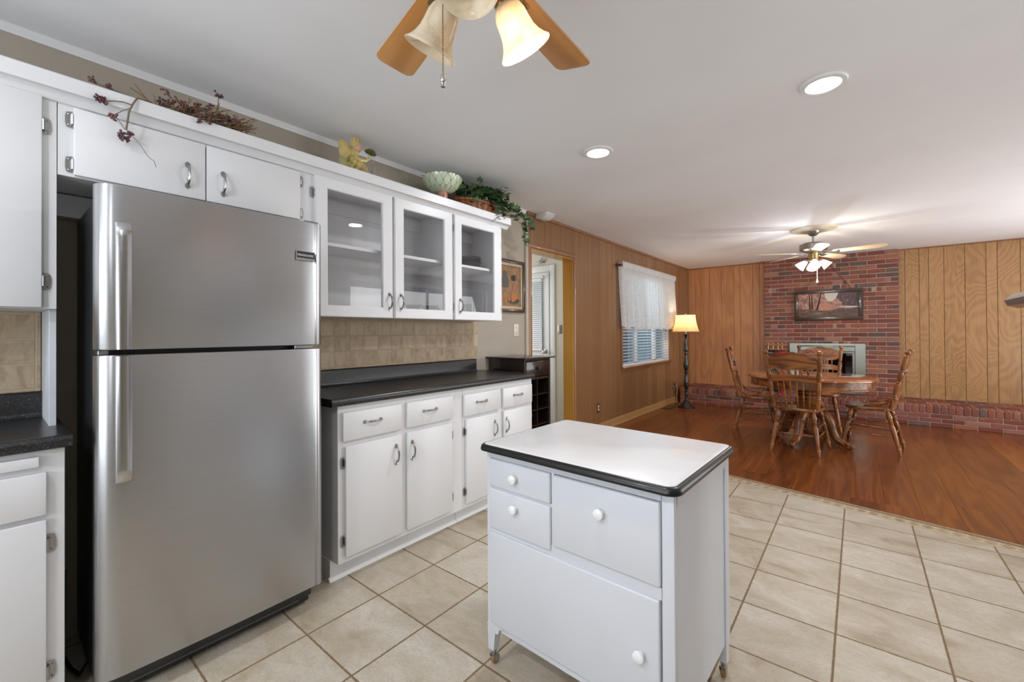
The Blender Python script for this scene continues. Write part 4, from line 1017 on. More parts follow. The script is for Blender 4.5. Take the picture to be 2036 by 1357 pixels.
m_ = MB(); m_.lathe((LX, LY, 1.20), (LX, LY, 1.285), [(.010, 0), (.010, .2), (.020, .3), (.020, .95), (.016, 1)], 16); m_.build('socket', M_nickel, fl)
m, nt, b = newmat('cream_shade'); setp(b, rgb(240, 216, 180), .8); out = nt.nodes['Material Output']
tl = nt.nodes.new('ShaderNodeBsdfTranslucent'); tl.inputs[0].default_value = rgb(250, 214, 162); m1 = nt.nodes.new('ShaderNodeMixShader'); m1.inputs[0].default_value = .55
lk(nt, b.outputs[0], m1.inputs[1]); lk(nt, tl.outputs[0], m1.inputs[2]); lk(nt, m1.outputs[0], out.inputs[0]); M_shade = m
m_ = MB(); rows = []; nsg = 48
for j in range(9):
    t = j/8; r = .150+.055*t**1.9; row = []
    for k in range(nsg):
        a = 2*pi*k/nsg; rr = r*(1-.012*abs(cos(a*4)) if True else 1); row.append((LX+rr*cos(a), LY+rr*sin(a), 1.510-.270*t))
    rows.append(row)
m_.grid(rows, closed=True); sh = m_.build('lamp_shade', M_shade, fl, ang=60)
m_ = MB()
for k in range(8):
    a = 2*pi*k/8+pi/8; m_.tube([(LX+(.151+.055*(j/8)**1.9)*cos(a), LY+(.151+.055*(j/8)**1.9)*sin(a), 1.510-.270*j/8) for j in range(9)], .0018, 5)
for z, r in ((1.510, .151), (1.240, .206)):
    m_.tube([(LX+r*cos(2*pi*k/48), LY+r*sin(2*pi*k/48), z) for k in range(49)], .0035, 6)
m_.build('shade_piping', plain('cream_piping', rgb(214, 180, 140), .7), sh)
m_ = MB(); m_.tube([(LX, LY, 1.28), (LX, LY, 1.53)], .003, 6); m_.ball((LX, LY, 1.535), .010, 10, 6)
for k in range(3): a = 2*pi*k/3; m_.tube([(LX, LY, 1.505), (LX+.15*cos(a), LY+.15*sin(a), 1.508)], .0015, 5)
m_.build('finial', M_nickel, fl)
m_ = MB(); m_.ball((LX, LY, 1.36), .032, 14, 10, (1, 1, 1.2)); m_.build('bulb', glow('warm_bulb', (1, .80, .52, 1), 4), fl)
lamp('floor_lamp_light', 'POINT', (LX, LY, 1.425), 5.5, (1, .74, .42), .022)
c = thing('lamp_cord', 'thin pale lamp cord running from the wall outlet behind the floor lamp', 'cord', (.1, 7.6, .1))
m_ = MB(); m_.box(.010, .035, 7.585, 7.615, .30, .335, .003, 1); m_.build('plug', M_black, c)
m_ = MB(); m_.tube([(.035, 7.60, .318), (.07, 7.58, .31), (.085, 7.56, .24), (.08, 7.54, .12), (.10, 7.5, .02), (.17, 7.42, .006), (.22, 7.33, .006)], .004, 6); m_.build('lead', plain('tan_cord', rgb(200, 176, 130), .5), c)

# ------------------------------------------------------------------ dining table
TX, TY = 2.10, 5.78
dt = thing('dining_table', 'oval oak pedestal dining table with a glossy top and claw feet', 'dining table', (TX, TY, 0))
EA, EB = .60, .53
def ellr(m, a, b_, z): return [m._v((TX+a*cos(2*pi*k/72), TY+b_*sin(2*pi*k/72), z)) for k in range(72)]
m_ = MB(); rings = [ellr(m_, EA+d, EB+d, z) for d, z in ((-.03, .716), (-.006, .718), (0, .724), (-.001, .732), (-.008, .738), (-.012, .745), (-.022, .750))]
for a_, b2 in zip(rings, rings[1:]):
    for k in range(72): m_.face([a_[k], a_[(k+1) % 72], b2[(k+1) % 72], b2[k]])
m_.face(rings[0][::-1]); m_.face(rings[-1]); m_.build('table_top', M_oaktop, dt)
m_ = MB(); rings = [ellr(m_, EA+d, EB+d, z) for d, z in ((-.05, .632), (-.028, .632), (-.028, .642), (-.036, .648), (-.036, .7155), (-.05, .7155))]
for a_, b2 in zip(rings, rings[1:]+rings[:1]):
    for k in range(72): m_.face([a_[k], a_[(k+1) % 72], b2[(k+1) % 72], b2[k]])
m_.build('apron', M_oakx, dt)
m_ = MB(); m_.lathe((TX, TY, .10), (TX, TY, .715), [(.05, 0), (.10, .04), (.11, .12), (.105, .22), (.10, .30), (.115, .34), (.135, .42), (.14, .50), (.13, .58), (.10, .64), (.118, .66), (.118, .69), (.10, .71), (.118, .73), (.118, .76), (.10, .78), (.118, .80), (.118, .83), (.09, .86), (.10, .93), (.22, .96), (.22, 1)], 32); m_.build('pedestal', M_oak, dt)
for k in range(4):
    a = R(-20+90*k); d = Vector((cos(a), sin(a), 0)); O_ = Vector((TX, TY, 0))
    pts = []; rs = []
    for q in ((.07, .31, .045), (.12, .335, .046), (.17, .315, .045), (.205, .25, .042), (.225, .17, .038), (.255, .10, .035), (.30, .062, .032), (.345, .052, .030)):
        pts.append(O_+d*q[0]+Vector((0, 0, q[1]))); rs.append(q[2])
    # resample smoothly
    P2 = []; R2 = []
    for i in range(len(pts)-1):
        p0 = pts[max(i-1, 0)]; p1 = pts[i]; p2 = pts[i+1]; p3 = pts[min(i+2, len(pts)-1)]
        for j in range(4):
            t = j/4; P2.append(.5*((2*p1)+(p2-p0)*t+(2*p0-5*p1+4*p2-p3)*t*t+(3*p1-p0-3*p2+p3)*t**3)); R2.append(rs[i]+(rs[i+1]-rs[i])*t)
    P2.append(pts[-1]); R2.append(rs[-1])
    m_ = MB(); m_.tube(P2, R2, 14, flat=1.15); lg = m_.build('leg', M_oak, dt)
    m_ = MB(); e = O_+d*.375; w = Vector((-d.y, d.x, 0)); m_.ball(e+Vector((0, 0, .034)), .034, 14, 10)
    for s in (-1, 0, 1): m_.tube([e-d*.045+w*s*.018+Vector((0, 0, .062)), e-d*.01+w*s*.030+Vector((0, 0, .066)), e+d*.025+w*s*.028+Vector((0, 0, .050)), e+d*.036+w*s*.024+Vector((0, 0, .022))], [.014, .013, .011, .005], 8)
    m_.build('claw_foot', M_oak, lg)

# ------------------------------------------------------------------ dining chairs (pressed-back oak side chair)
PLEG = [(.012, 0), (.017, .05), (.024, .12), (.025, .17), (.018, .21), (.022, .235), (.017, .25), (.022, .268), (.017, .285), (.022, .303), (.017, .32), (.021, .36), (.0225, .45), (.021, .58), (.018, .70), (.015, .76), (.019, .775), (.015, .79), (.020, .81), (.015, .825), (.020, .845), (.0195, .87), (.016, .92), (.011, .985), (.010, 1)]
def make_chair():
    t = thing('dining_chair', '', 'dining chair', (0, 0, 0), 0, 'oak chairs around the dining table')
    zs = .455
    # saddle seat
    m = MB(); n = 40
    def outline(k, sc=1.0, back=1.0):
        a = 2*pi*k/n; x = cos(a); y = sin(a)
        sx = abs(x)**.62*(1 if x > 0 else -1); sy = abs(y)**.62*(1 if y > 0 else -1)
        w = .215+.018*sy; return (sx*w*sc, .008+sy*.205*sc)
    rings = []
    for sc, z in ((.90, zs-.036), (.985, zs-.030), (1.0, zs-.020), (1.0, zs-.010), (.985, zs-.001), (.93, zs+.001), (.75, zs-.006), (.45, zs-.010), (.15, zs-.009)):
        r = []
        for k in range(n):
            x, y = outline(k, sc); r.append(m._v((x, y, z+(.004 if (y > .1 and abs(x) < .05 and sc < .95) else 0))))
        rings.append(r)
    for a_, b2 in zip(rings, rings[1:]):
        for k in range(n): m.face([a_[k], a_[(k+1) % n], b2[(k+1) % n], b2[k]])
    m.face(rings[0][::-1]); m.face(rings[-1]); m.build('seat', M_oakx, t, ang=50)
    feet = {(-1, -1): (-.208, -.240), (1, -1): (.208, -.240), (-1, 1): (-.232, .235), (1, 1): (.232, .235)}
    tops = {(-1, -1): (-.148, -.140), (1, -1): (.148, -.140), (-1, 1): (-.160, .145), (1, 1): (.160, .145)}
    def legp(k, f): a = Vector((*tops[k], zs-.034)); b_ = Vector((*feet[k], 0)); return a.lerp(b_, f)
    for k in feet:
        m = MB(); m.lathe(legp(k, 0), legp(k, 1), PLEG, 14); m.build('leg', M_oak, t)
    def stretch(a, fa, b_, fb, r, turned):
        p, q = legp(a, fa), legp(b_, fb); m = MB()
        if turned: pr = [(r*.7, 0), (r*.7, .08), (r, .20), (r*.75, .27), (r*1.3, .30), (r*.8, .33), (r*1.3, .36), (r*.85, .40), (r*1.3, .46), (r*1.4, .5), (r*1.3, .54), (r*.85, .60), (r*1.3, .64), (r*.8, .67), (r*1.3, .70), (r*.75, .73), (r, .8), (r*.7, .92), (r*.7, 1)]
        else: pr = [(r*.75, 0), (r, .2), (r*1.1, .5), (r, .8), (r*.75, 1)]
        m.lathe(p, q, pr, 10); m.build('stretcher', M_oak, t)
    for s in (-1, 1):
        stretch((s, -1), .42, (s, 1), .36, .0075, False); stretch((s, -1), .60, (s, 1), .55, .0075, False)
    stretch((-1, 1), .38, (1, 1), .38, .010, True); stretch((-1, 1), .58, (1, 1), .58, .010, True)
    stretch((-1, -1), .55, (1, -1), .55, .0075, False)
    # back posts
    bt = {-1: (Vector((-.190, -.168, zs-.006)), Vector((-.232, -.305, 1.045))), 1: (Vector((.190, -.168, zs-.006)), Vector((.232, -.305, 1.045)))}
    for s in (-1, 1):
        p, q = bt[s]; m = MB()
        m.lathe(p, q, [(.017, 0), (.019, .04), (.022, .14), (.018, .18), (.022, .195), (.017, .21), (.022, .225), (.017, .245), (.020, .30), (.023, .36), (.019, .43), (.016, .45), (.022, .46), (.016, .475), (.020, .52), (.024, .57), (.019, .62), (.016, .64), (.022, .65), (.016, .665), (.0185, .70), (.0195, .80), (.0185, .88), (.016, .885), (.021, .897), (.012, .915), (.012, .922), (.020, .938), (.0245, .958), (.023, .980), (.014, .996), (.0, 1)], 16, cap=False)
        m.build('back_post', M_oak, t)
    def backpt(u, z):   # point on the plane of the back; u across -1..1
        f = (z-zs+.006)/(1.045-zs+.006); a = bt[-1][0].lerp(bt[-1][1], f); b_ = bt[1][0].lerp(bt[1][1], f); p = a.lerp(b_, (u+1)/2); p.y -= .020*(1-u*u); return p
    def rail(name, top, bot, th):
        m = MB(); nu = 36; F_ = []; B_ = []
        for i in range(nu+1):
            u = -.94+1.88*i/nu; zt, zb = top(u), bot(u); f = []; b2 = []
            for j in range(7):
                z = zb+(zt-zb)*j/6; p = backpt(u, z); f.append(Vector((p.x, p.y+th/2, z))); b2.append(Vector((p.x, p.y-th/2, z)))
            F_.append(f); B_.append(b2)
        m.grid([f for f in F_]); m.grid([b2[::-1] for b2 in B_])
        m.grid([[f[-1], b2[-1]] for f, b2 in zip(F_, B_)]); m.grid([[b2[0], f[0]] for f, b2 in zip(F_, B_)])
        m.face([m._v(p) for p in F_[0]+B_[0][::-1]]); m.face([m._v(p) for p in F_[-1][::-1]+B_[-1]])
        bmesh.ops.remove_doubles(m.bm, verts=m.bm.verts, dist=1e-5)
        return m.build(name, M_oakx, t, ang=50, recalc=True)
    def crest_top(u):
        a = abs(u); z = 1.028-.066*a**1.7 - (.012*max(0, 1-((a-.93)/.1)**2) if a > .83 else 0)
        z += .005*sin(a*15+.6)*(1-a*.3)
        return z
    cr = rail('crest_rail', crest_top, lambda u: .862-.012*cos(u*pi/2)+(.018*(abs(u)-.75)/.2 if abs(u) > .75 else 0), .018)
    # pressed carving on the front of the crest
    m = MB()
    for s in (-1, 1):
        for j, (u, z, rr) in enumerate(((.10, .955, .022), (.22, .985, .016), (.30, .94, .020), (.42, .965, .016), (.52, .925, .018), (.62, .945, .013), (.72, .915, .012), (.16, .91, .014), (.38, .905, .012))):
            p = backpt(s*u, z); p.y += .009
            m.tube([(p.x+rr*cos(q*.7)*(1-q*.09), p.y+.001, z+rr*sin(q*.7)*(1-q*.09)) for q in range(9)], .0028, 5)
    m.build('pressed_carving', M_oakx, cr)
    rail('middle_rail', lambda u: .800-.022*max(0, (abs(u)-.55)/.4)**1.3, lambda u: .730+.020*cos(u*pi/2)*.6-.006, .016)
    for k in range(6):      # short beads between crest and middle rail
        u = -.60+1.2*k/5; p = backpt(u, .792); q = backpt(u, .860); m = MB()
        m.lathe(p, q, [(.0045, 0), (.0045, .12), (.009, .25), (.0115, .5), (.009, .75), (.0045, .9), (.0045, 1)], 10); m.build('bead', M_oak, t)
    for k in range(6):      # long spindles
        u = -.68+1.36*k/5; q = backpt(u, .742); p = Vector((q.x*.86, -.162-.016*(1-u*u), zs-.004)); m = MB()
        m.lathe(p, q, [(.006, 0), (.0085, .08), (.011, .20), (.007, .27), (.0105, .30), (.007, .33), (.0105, .36), (.012, .42), (.0075, .50), (.006, .62), (.0065, .8), (.006, 1)], 10); m.build('spindle', M_oak, t)
    for s in (-1, 1):       # bent side brackets from post to seat
        m = MB(); pts = [Vector((s*.198, -.206, .640)), Vector((s*.206, -.180, .565)), Vector((s*.214, -.145, .512)), Vector((s*.216, -.095, .482)), Vector((s*.212, -.035, .470)), Vector((s*.204, .04, .466))]
        m.tube(pts, [.011, .011, .011, .011, .011, .009], 8, flat=.8); m.build('side_bracket', M_oak, t)
    return t
ch0 = make_chair()
ch0.location = (2.040, 5.385, 0); ch0.rotation_euler = (0, 0, R(-5)); ch0['label'] = 'oak spindle-back dining chair with its back to the camera, in front of the table'
dup(ch0, (1.545, 6.02, 0), R(-84), 'oak spindle-back dining chair at the left end of the table, nearest the floor lamp')
dup(ch0, (2.13, 6.73, 0), R(180), 'oak spindle-back dining chair on the far side of the table, before the fireplace')
dup(ch0, (2.635, 5.92, 0), R(83), 'oak spindle-back dining chair at the right end of the table, pulled out sideways')

# ------------------------------------------------------------------ ceiling fans
def bladeshape(r0, r1, w0, w1, tip, n=6):
    """outline in (x along, y across)"""
    if tip == 'round':
        c = .028; P = [(r0, -w0/2)]
        P += [(r1-c+c*sin(R(a)), -w1/2+c-c*cos(R(a))) for a in (0, 22, 45, 68, 90)]
        P += [(r1-c+c*cos(R(a)), w1/2-c+c*sin(R(a))) for a in (0, 22, 45, 68, 90)]
        P += [(r0, w0/2)]
    else:
        P = [(r0, -w0/2), (r1-.10, -w1/2), (r1-.03, -w1/2*.75), (r1, -.012), (r1, .012), (r1-.03, w1/2*.75), (r1-.10, w1/2), (r0, w0/2)]
    return P
def add_blade(t, cx, cy, z, ang, r0, r1, w0, w1, pitch, tip, mat, ironmat, droop=0):
    M = Matrix.Translation((cx, cy, z)) @ Matrix.Rotation(ang, 4, 'Z') @ Matrix.Rotation(droop, 4, 'Y') @ Matrix.Rotation(pitch, 4, 'X')
    # the blade is built along local x so the grain follows it
    o = bpy.data.objects.new('blade', None)
    m = MB(); m.prism(bladeshape(r0, r1, w0, w1, tip), 'z', -.003, .003, bev=.001)
    me_o = m.build('blade', mat, None); me_o.parent = t; me_o.matrix_local = WM[t.name].inverted() @ M; WM[me_o.name] = M.copy()
    bpy.data.objects.remove(o)
    m = MB(M.copy()); m.prism([(r0-.10, -.012), (r0-.02, -.016), (r0+.02, -.034), (r0+.055, -.030), (r0+.06, 0), (r0+.055, .030), (r0+.02, .034), (r0-.02, .016), (r0-.10, .012)], 'z', -.0085, -.0035, bev=.001)
    for q in ((r0+.02, -.022), (r0+.02, .022), (r0+.045, 0)): m.lathe((q[0], q[1], -.0085), (q[0], q[1], -.0105), [(.005, 0), (.003, 1)], 8)
    m.build('blade_bracket', ironmat, me_o)
# kitchen fan
KX, KY = 1.797, .765
kf = thing('ceiling_fan', 'kitchen ceiling fan with maple blades and bell-shaped alabaster glass shades', 'ceiling fan', (KX, KY, H))
m_ = MB(); m_.lathe((KX, KY, H), (KX, KY, H-.06), [(.075, 0), (.075, .3), (.06, .8), (.02, 1)], 32); m_.build('canopy', M_brassf if False else M_white2, kf)
M_fanbrass = plain('antique_brass', rgb(176, 146, 98), .3, .9)
m_ = MB(); m_.tube([(KX, KY, H-.05), (KX, KY, 2.30)], .012, 12); m_.build('down_rod', M_fanbrass, kf)
m_ = MB(); m_.lathe((KX, KY, 2.31), (KX, KY, 2.185), [(.03, 0), (.09, .08), (.115, .25), (.118, .7), (.10, .9), (.06, 1)], 36); m_.build('motor_housing', M_fanbrass, kf)
m_ = MB(); m_.lathe((KX, KY, 2.184), (KX, KY, 2.08), [(.055, 0), (.06, .2), (.05, .6), (.06, .8), (.045, 1)], 28); m_.build('light_fitter', M_fanbrass, kf)
for k in range(5): add_blade(kf, KX, KY, 2.178, R(93.5+72*k), .15, .545, .105, .135, R(11), 'round', M_blade, M_fanbrass)
m, nt, b = newmat('alabaster_glass'); setp(b, rgb(244, 232, 208), .25); out = nt.nodes['Material Output']
v = objco(nt); fv = noise(nt, v, 9, 4, .6, 1.8); cc = ramp(nt, fv, [(.35, rgb(250, 242, 226)), (.55, rgb(240, 228, 204)), (.62, rgb(226, 210, 184)), (.68, rgb(246, 238, 220))]); lk(nt, cc, b.inputs['Base Color'])
tl = nt.nodes.new('ShaderNodeBsdfTranslucent'); lk(nt, cc, tl.inputs[0]); m1 = nt.nodes.new('ShaderNodeMixShader'); m1.inputs[0].default_value = .45; lk(nt, b.outputs[0], m1.inputs[1]); lk(nt, tl.outputs[0], m1.inputs[2]); lk(nt, m1.outputs[0], out.inputs[0]); M_alab = m
M_bulb = glow('fan_bulb', (1, .88, .70, 1), 5); M_off = plain('frosted_bulb', rgb(240, 236, 226), .3)
TH0 = -52
for k in range(3):
    a = R(TH0+120*k); d = Vector((cos(a), sin(a), 0)); hub = Vector((KX, KY, 2.105))
    ax_ = (d*.62+Vector((0, 0, -1))).normalized(); p0 = hub+d*.075+Vector((0, 0, .005))
    m_ = MB(); m_.tube([hub+d*.03, hub+d*.055+Vector((0, 0, .012)), p0+ax_*.01], .009, 8); m_.lathe(p0, p0+ax_*.04, [(.022, 0), (.028, .3), (.028, 1)], 18); ar = m_.build('lamp_arm', M_fanbrass, kf)
    q0 = p0+ax_*.02; Ls = .118
    m_ = MB(); pr = [(.026, 0), (.030, .04), (.036, .12), (.041, .25), (.043, .45), (.046, .62), (.053, .78), (.062, .90), (.071, .98), (.070, 1.0), (.066, .985), (.058, .91), (.049, .79), (.042, .62), (.039, .45), (.037, .25), (.032, .13), (.026, .05)]
    m_.lathe(q0, q0+ax_*Ls, pr, 40, cap=False); m_.build('glass_shade', M_alab, ar, ang=80)
    m_ = MB(); bp = q0+ax_*.055; m_.ball(bp, .021, 14, 10); m_.build('bulb', M_bulb if k == 1 else M_off, ar)
    if k == 1: lamp('kitchen_fan_light', 'POINT', bp+ax_*.034, 12, (1, .90, .78), .012)
m_ = MB(); cp = Vector((1.752, .70, 0))
m_.tube([(cp.x, cp.y, 2.09), (cp.x, cp.y, 1.872)], .0010, 5)
z = 2.09
while z > 1.872: m_.ball((cp.x, cp.y, z), .0019, 6, 4); z -= .0055
pc = m_.build('pull_chain', M_brass, kf)
m_ = MB(); m_.lathe((cp.x, cp.y, 1.874), (cp.x, cp.y, 1.842), [(.002, 0), (.0055, .06), (.007, .4), (.0065, .7), (.005, .82), (.0055, .86), (.0055, 1)], 12); m_.build('chain_fob', M_chrome, pc)
# dining fan
DX, DY = 2.13, 6.14
df = thing('ceiling_fan', 'dining-room ceiling fan with pale blades and lit clear glass shades', 'ceiling fan', (DX, DY, H))
m_ = MB(); m_.lathe((DX, DY, H), (DX, DY, H-.03), [(.235, 0), (.235, .25), (.225, .5), (.19, .62), (.16, .9), (.15, 1)], 48); m_.build('ceiling_medallion', paint('cream_medallion', rgb(226, 218, 198), .5), df)
m_ = MB(); m_.lathe((DX, DY, H-.03), (DX, DY, H-.085), [(.07, 0), (.066, .25), (.04, .75), (.03, .9), (.015, 1)], 32); m_.build('canopy', M_nickelf if False else M_nickel, df)
m_ = MB(); m_.tube([(DX, DY, H-.08), (DX, DY, 2.27)], .011, 12); m_.build('down_rod', M_nickel, df)
m_ = MB(); m_.lathe((DX, DY, 2.275), (DX, DY, 2.165), [(.03, 0), (.12, .04), (.138, .15), (.138, .72), (.128, .82), (.09, .92), (.07, 1)], 40); m_.build('motor_housing', plain('brushed_nickel_warm', rgb(168, 160, 148), .3, 1.0), df)
m_ = MB(); m_.lathe((DX, DY, 2.165), (DX, DY, 2.045), [(.05, 0), (.055, .1), (.05, .2), (.05, .85), (.035, 1)], 28); m_.build('light_fitter', M_fanbrass, df)
for k in range(5): add_blade(df, DX, DY, 2.158, R(66+72*k), .19, .66, .09, .125, R(-12), 'point', M_blade2, M_nickel, R(0))
m, nt, b = newmat('ribbed_clear_glass'); setp(b, rgb(245, 245, 240), .15); out = nt.nodes['Material Output']
tl = nt.nodes.new('ShaderNodeBsdfTranslucent'); tr = nt.nodes.new('ShaderNodeBsdfTransparent'); m1 = nt.nodes.new('ShaderNodeMixShader'); m1.inputs[0].default_value = .5; lk(nt, b.outputs[0], m1.inputs[1]); lk(nt, tl.outputs[0], m1.inputs[2])
m3 = nt.nodes.new('ShaderNodeMixShader'); m3.inputs[0].default_value = .5; lk(nt, m1.outputs[0], m3.inputs[1]); lk(nt, tr.outputs[0], m3.inputs[2]); lk(nt, m3.outputs[0], out.inputs[0]); M_rib = m
M_cool = glow('cool_bulb', (.92, .96, 1, 1), 5); M_warm = glow('warm_white_bulb', (1, .93, .8, 1), 5)
for k in range(4):
    a = R(-80+90*k); d = Vector((cos(a), sin(a), 0)); hub = Vector((DX, DY, 2.075)); ax_ = (d*1.0+Vector((0, 0, -1.0))).normalized(); p0 = hub+d*.06
    m_ = MB(); m_.tube([hub+d*.03, p0+ax_*.01], .008, 8); m_.lathe(p0, p0+ax_*.03, [(.018, 0), (.024, .3), (.024, 1)], 16); ar = m_.build('lamp_arm', M_nickel, df)
    q0 = p0+ax_*.02
    m_ = MB(); m_.lathe(q0, q0+ax_*.095, [(.024, 0), (.030, .15), (.040, .5), (.050, .85), (.056, 1), (.054, 1), (.048, .85), (.038, .5), (.028, .15)], 32, cap=False); m_.build('glass_shade', M_rib, ar, ang=80)
    bp = q0+ax_*.05; m_ = MB(); m_.ball(bp, .020, 12, 8); m_.build('bulb', M_cool if k in (3, 0) else M_warm, ar)
    lamp('dining_fan_light', 'POINT', bp+ax_*.085, 7, (.95, .97, 1) if k in (3, 0) else (1, .9, .74), .03)
m_ = MB(); m_.tube([(DX+.035, DY, 2.05), (DX+.035, DY, 1.85)], .003, 6); pc = m_.build('pull_chain', M_blade2, df)
m_ = MB(); m_.lathe((DX+.035, DY, 1.85), (DX+.035, DY, 1.80), [(.004, 0), (.008, .3), (.012, .7), (.009, .9), (.0, 1)], 12, cap=False); m_.build('chain_fob', M_blade2, pc)

# ------------------------------------------------------------------ things on top of the cabinets
ZT = 2.126
# fairy figurine with chimes
fx, fy = .20, 1.40
M_fairy = paint('yellow_glaze', rgb(206, 184, 116), .3, .12, sc=18, coat=.4); M_fgreen = paint('pale_green_glaze', rgb(190, 186, 124), .3, .12, sc=18, coat=.4); M_skin = plain('figurine_pink', rgb(214, 172, 140), .35)
fg = thing('fairy_figurine', 'yellow winged fairy figurine with hanging chime rods on top of the cabinets', 'figurine', (fx, fy, ZT))
m_ = MB()
m_.lathe((fx, fy, ZT), (fx, fy, ZT+.11), [(.058, 0), (.062, .1), (.055, .4), (.046, .7), (.03, 1)], 18)
for k in range(11):
    a = 2*pi*k/11; m_.ball((fx+.058*cos(a), fy+.058*sin(a), ZT+.022+.028*(k % 3)), .024, 8, 6, (1, 1, .8))
m_.ball((fx, fy, ZT+.14), .036, 12, 8, (.9, .9, 1.3)); m_.tube([(fx, fy, ZT+.17), (fx, fy+.003, ZT+.215)], .014, 8)

for k in range(26):
    a = k*2.4; h = .055+.004*k; rr = .058-.0010*k; m_.ball((fx+rr*cos(a), fy+rr*sin(a)*.9, ZT+h), .021, 8, 6, (.8, .8, 1.15))
m_.tube([(fx+.01, fy+.02, ZT+.165), (fx+.03, fy+.05, ZT+.16), (fx+.03, fy+.075, ZT+.185)], [.013, .011, .009], 8)
m_.tube([(fx+.02, fy-.02, ZT+.165), (fx+.05, fy, ZT+.14), (fx+.05, fy+.04, ZT+.15)], [.013, .011, .009], 8)
m_.tube([(fx+.02, fy, ZT+.10), (fx+.06, fy+.02, ZT+.09), (fx+.065, fy+.03, ZT+.02)], [.024, .02, .014], 8)
m_.build('body', M_fairy, fg)
m_ = MB(); m_.ball((fx, fy+.006, ZT+.235), .029, 14, 10, (.95, .95, 1.1)); m_.tube([(fx+.026, fy+.015, ZT+.235), (fx+.032, fy+.018, ZT+.229)], [.004, .003], 6); m_.build('head', M_skin, fg)
m_ = MB(); m_.ball((fx-.008, fy, ZT+.247), .033, 12, 8, (1, 1, .9)); m_.ball((fx-.014, fy-.004, ZT+.21), .022, 8, 6, (.8, 1, 1.5))
for k in range(7): a = 2*pi*k/7; m_.ball((fx-.004+.018*cos(a), fy+.018*sin(a), ZT+.275), .011, 6, 5, (1, 1, 1.5))
m_.build('hair', M_fairy, fg)
for (dy_, dz_, a, b_, tilt) in ((-.052, .205, .036, .066, .55), (-.070, .20, .028, .064, .25), (-.040, .125, .026, .042, 1.0), (-.068, .130, .026, .036, .5)):
    m_ = MB(); Mx = Matrix.Rotation(tilt, 4, 'X'); m_.ball((fx-.01+dy_*.2, fy+dy_, ZT+dz_), 1, 16, 10, (.009, a, b_), Mx=Mx); m_.build('wing', M_fairy if a > .027 else M_fgreen, fg)
m_ = MB(); m_.ball((fx+.03, fy+.075, ZT+.224), .030, 12, 6, (1, 1.1, .45)); m_.ball((fx+.025, fy+.095, ZT+.216), .022, 8, 6, (1, 1.2, .4)); m_.build('leaf_holder', plain('dark_green_glaze', rgb(88, 92, 44), .35), fg)
for k in range(5):
    a = 2*pi*k/5; px_, py_ = fx+.03+.018*cos(a), fy+.084+.020*sin(a)
    m_ = MB(); m_.tube([(px_, py_, ZT+.215), (px_, py_, ZT+.14)], .0008, 4); m_.tube([(px_, py_, ZT+.165-.02*k), (px_, py_, ZT+.01+.008*k)], .0046, 8); m_.build('chime_rod', M_chrome, fg)
# pedestal bowl
bx_, by_ = .20, 2.085
bw = thing('pedestal_bowl', 'pale green scalloped bowl on a pink foot on top of the cabinets', 'bowl', (bx_, by_, ZT))
BP = [(.034, .136), (.062, .142), (.092, .158), (.114, .178), (.128, .200), (.136, .218), (.140, .234)]
def bowlpt(r, z, a, off=0):
    f = max(0, (z-.136)/.098); q = abs(sin(a*7)); rr = r*(1+.03*f*q)+off
    return (bx_+rr*cos(a), by_+rr*sin(a), ZT+z+.008*f*f*(q-.5))
def bowlr(z):
    for (ra, za), (rb, zb) in zip(BP, BP[1:]):
        if za <= z <= zb: return ra+(rb-ra)*(z-za)/(zb-za)
    return BP[-1][0]
m_ = MB(); rows = [[bowlpt(r, z, 2*pi*k/84) for k in range(84)] for r, z in BP+[(.136, .234), (.131, .217), (.122, .200), (.107, .180), (.084, .163), (.05, .150), (.01, .148)]]
m_.grid(rows, closed=True); m_.build('bowl', paint('pale_green_glaze_bowl', rgb(222, 228, 208), .2, .03, coat=.6), bw, ang=70)
m_ = MB()
for k in range(14):
    for sgn in (1, -1):
        a0 = 2*pi*k/14; m_.tube([bowlpt(bowlr(.142+.092*j/8), .142+.092*j/8, a0+sgn*j/8*.45, .0004) for j in range(9)], .0022, 5)
m_.build('lattice_lines', plain('soft_green_line', rgb(172, 206, 140), .3), bw)
m_ = MB()
for k in range(14):
    m_.ball(bowlpt(.141, .234, 2*pi*(k+.5)/14, .001), .0042, 6, 5); m_.ball(bowlpt(bowlr(.188), .188, 2*pi*(k+.5)/14, .001), .0040, 6, 5); m_.ball(bowlpt(bowlr(.160), .160, 2*pi*k/14, .001), .0036, 6, 5)
m_.build('green_dots', plain('green_dot', rgb(58, 104, 44), .3), bw)
m_ = MB(); m_.lathe((bx_, by_, ZT), (bx_, by_, ZT+.138), [(.055, 0), (.055, .08), (.042, .2), (.032, .40), (.034, .62), (.038, .80), (.034, .92), (.032, 1)], 28); m_.build('foot', plain('pink_glaze', rgb(214, 152, 136), .2, coat=.6), bw)
# ivy in a wicker basket
iv = thing('ivy_basket', 'wicker basket of trailing artificial ivy at the right end of the cabinet top', 'plant', (.2, 2.42, ZT))
m_ = MB(); bxc, byc = .20, 2.42
rows = []
for j in range(13):
    t = j/12; z = ZT+.004+.105*t; row = []
    for k in range(72):
        a = 2*pi*k/72; w = .004*(1 if (k//3+j) % 2 else -1); row.append((bxc+(.105+.025*t+w)*cos(a), byc+(.185+.03*t+w)*sin(a), z+.010*sin(a)*0))
    rows.append(row)
m_.grid(rows, closed=True); m_.face([m_._v(p) for p in rows[0]])
rim = [(bxc+.134*cos(2*pi*k/60), byc+.219*sin(2*pi*k/60), ZT+.112) for k in range(61)]; m_.tube(rim, .009, 8)
for off in (0, 1): m_.tube([(bxc+(.134+.004*sin(k*1.3+off*3))*cos(2*pi*k/120), byc+(.219+.004*sin(k*1.3+off*3))*sin(2*pi*k/120), ZT+.118+.006*sin(k*.9+off*3)) for k in range(121)], .005, 6)
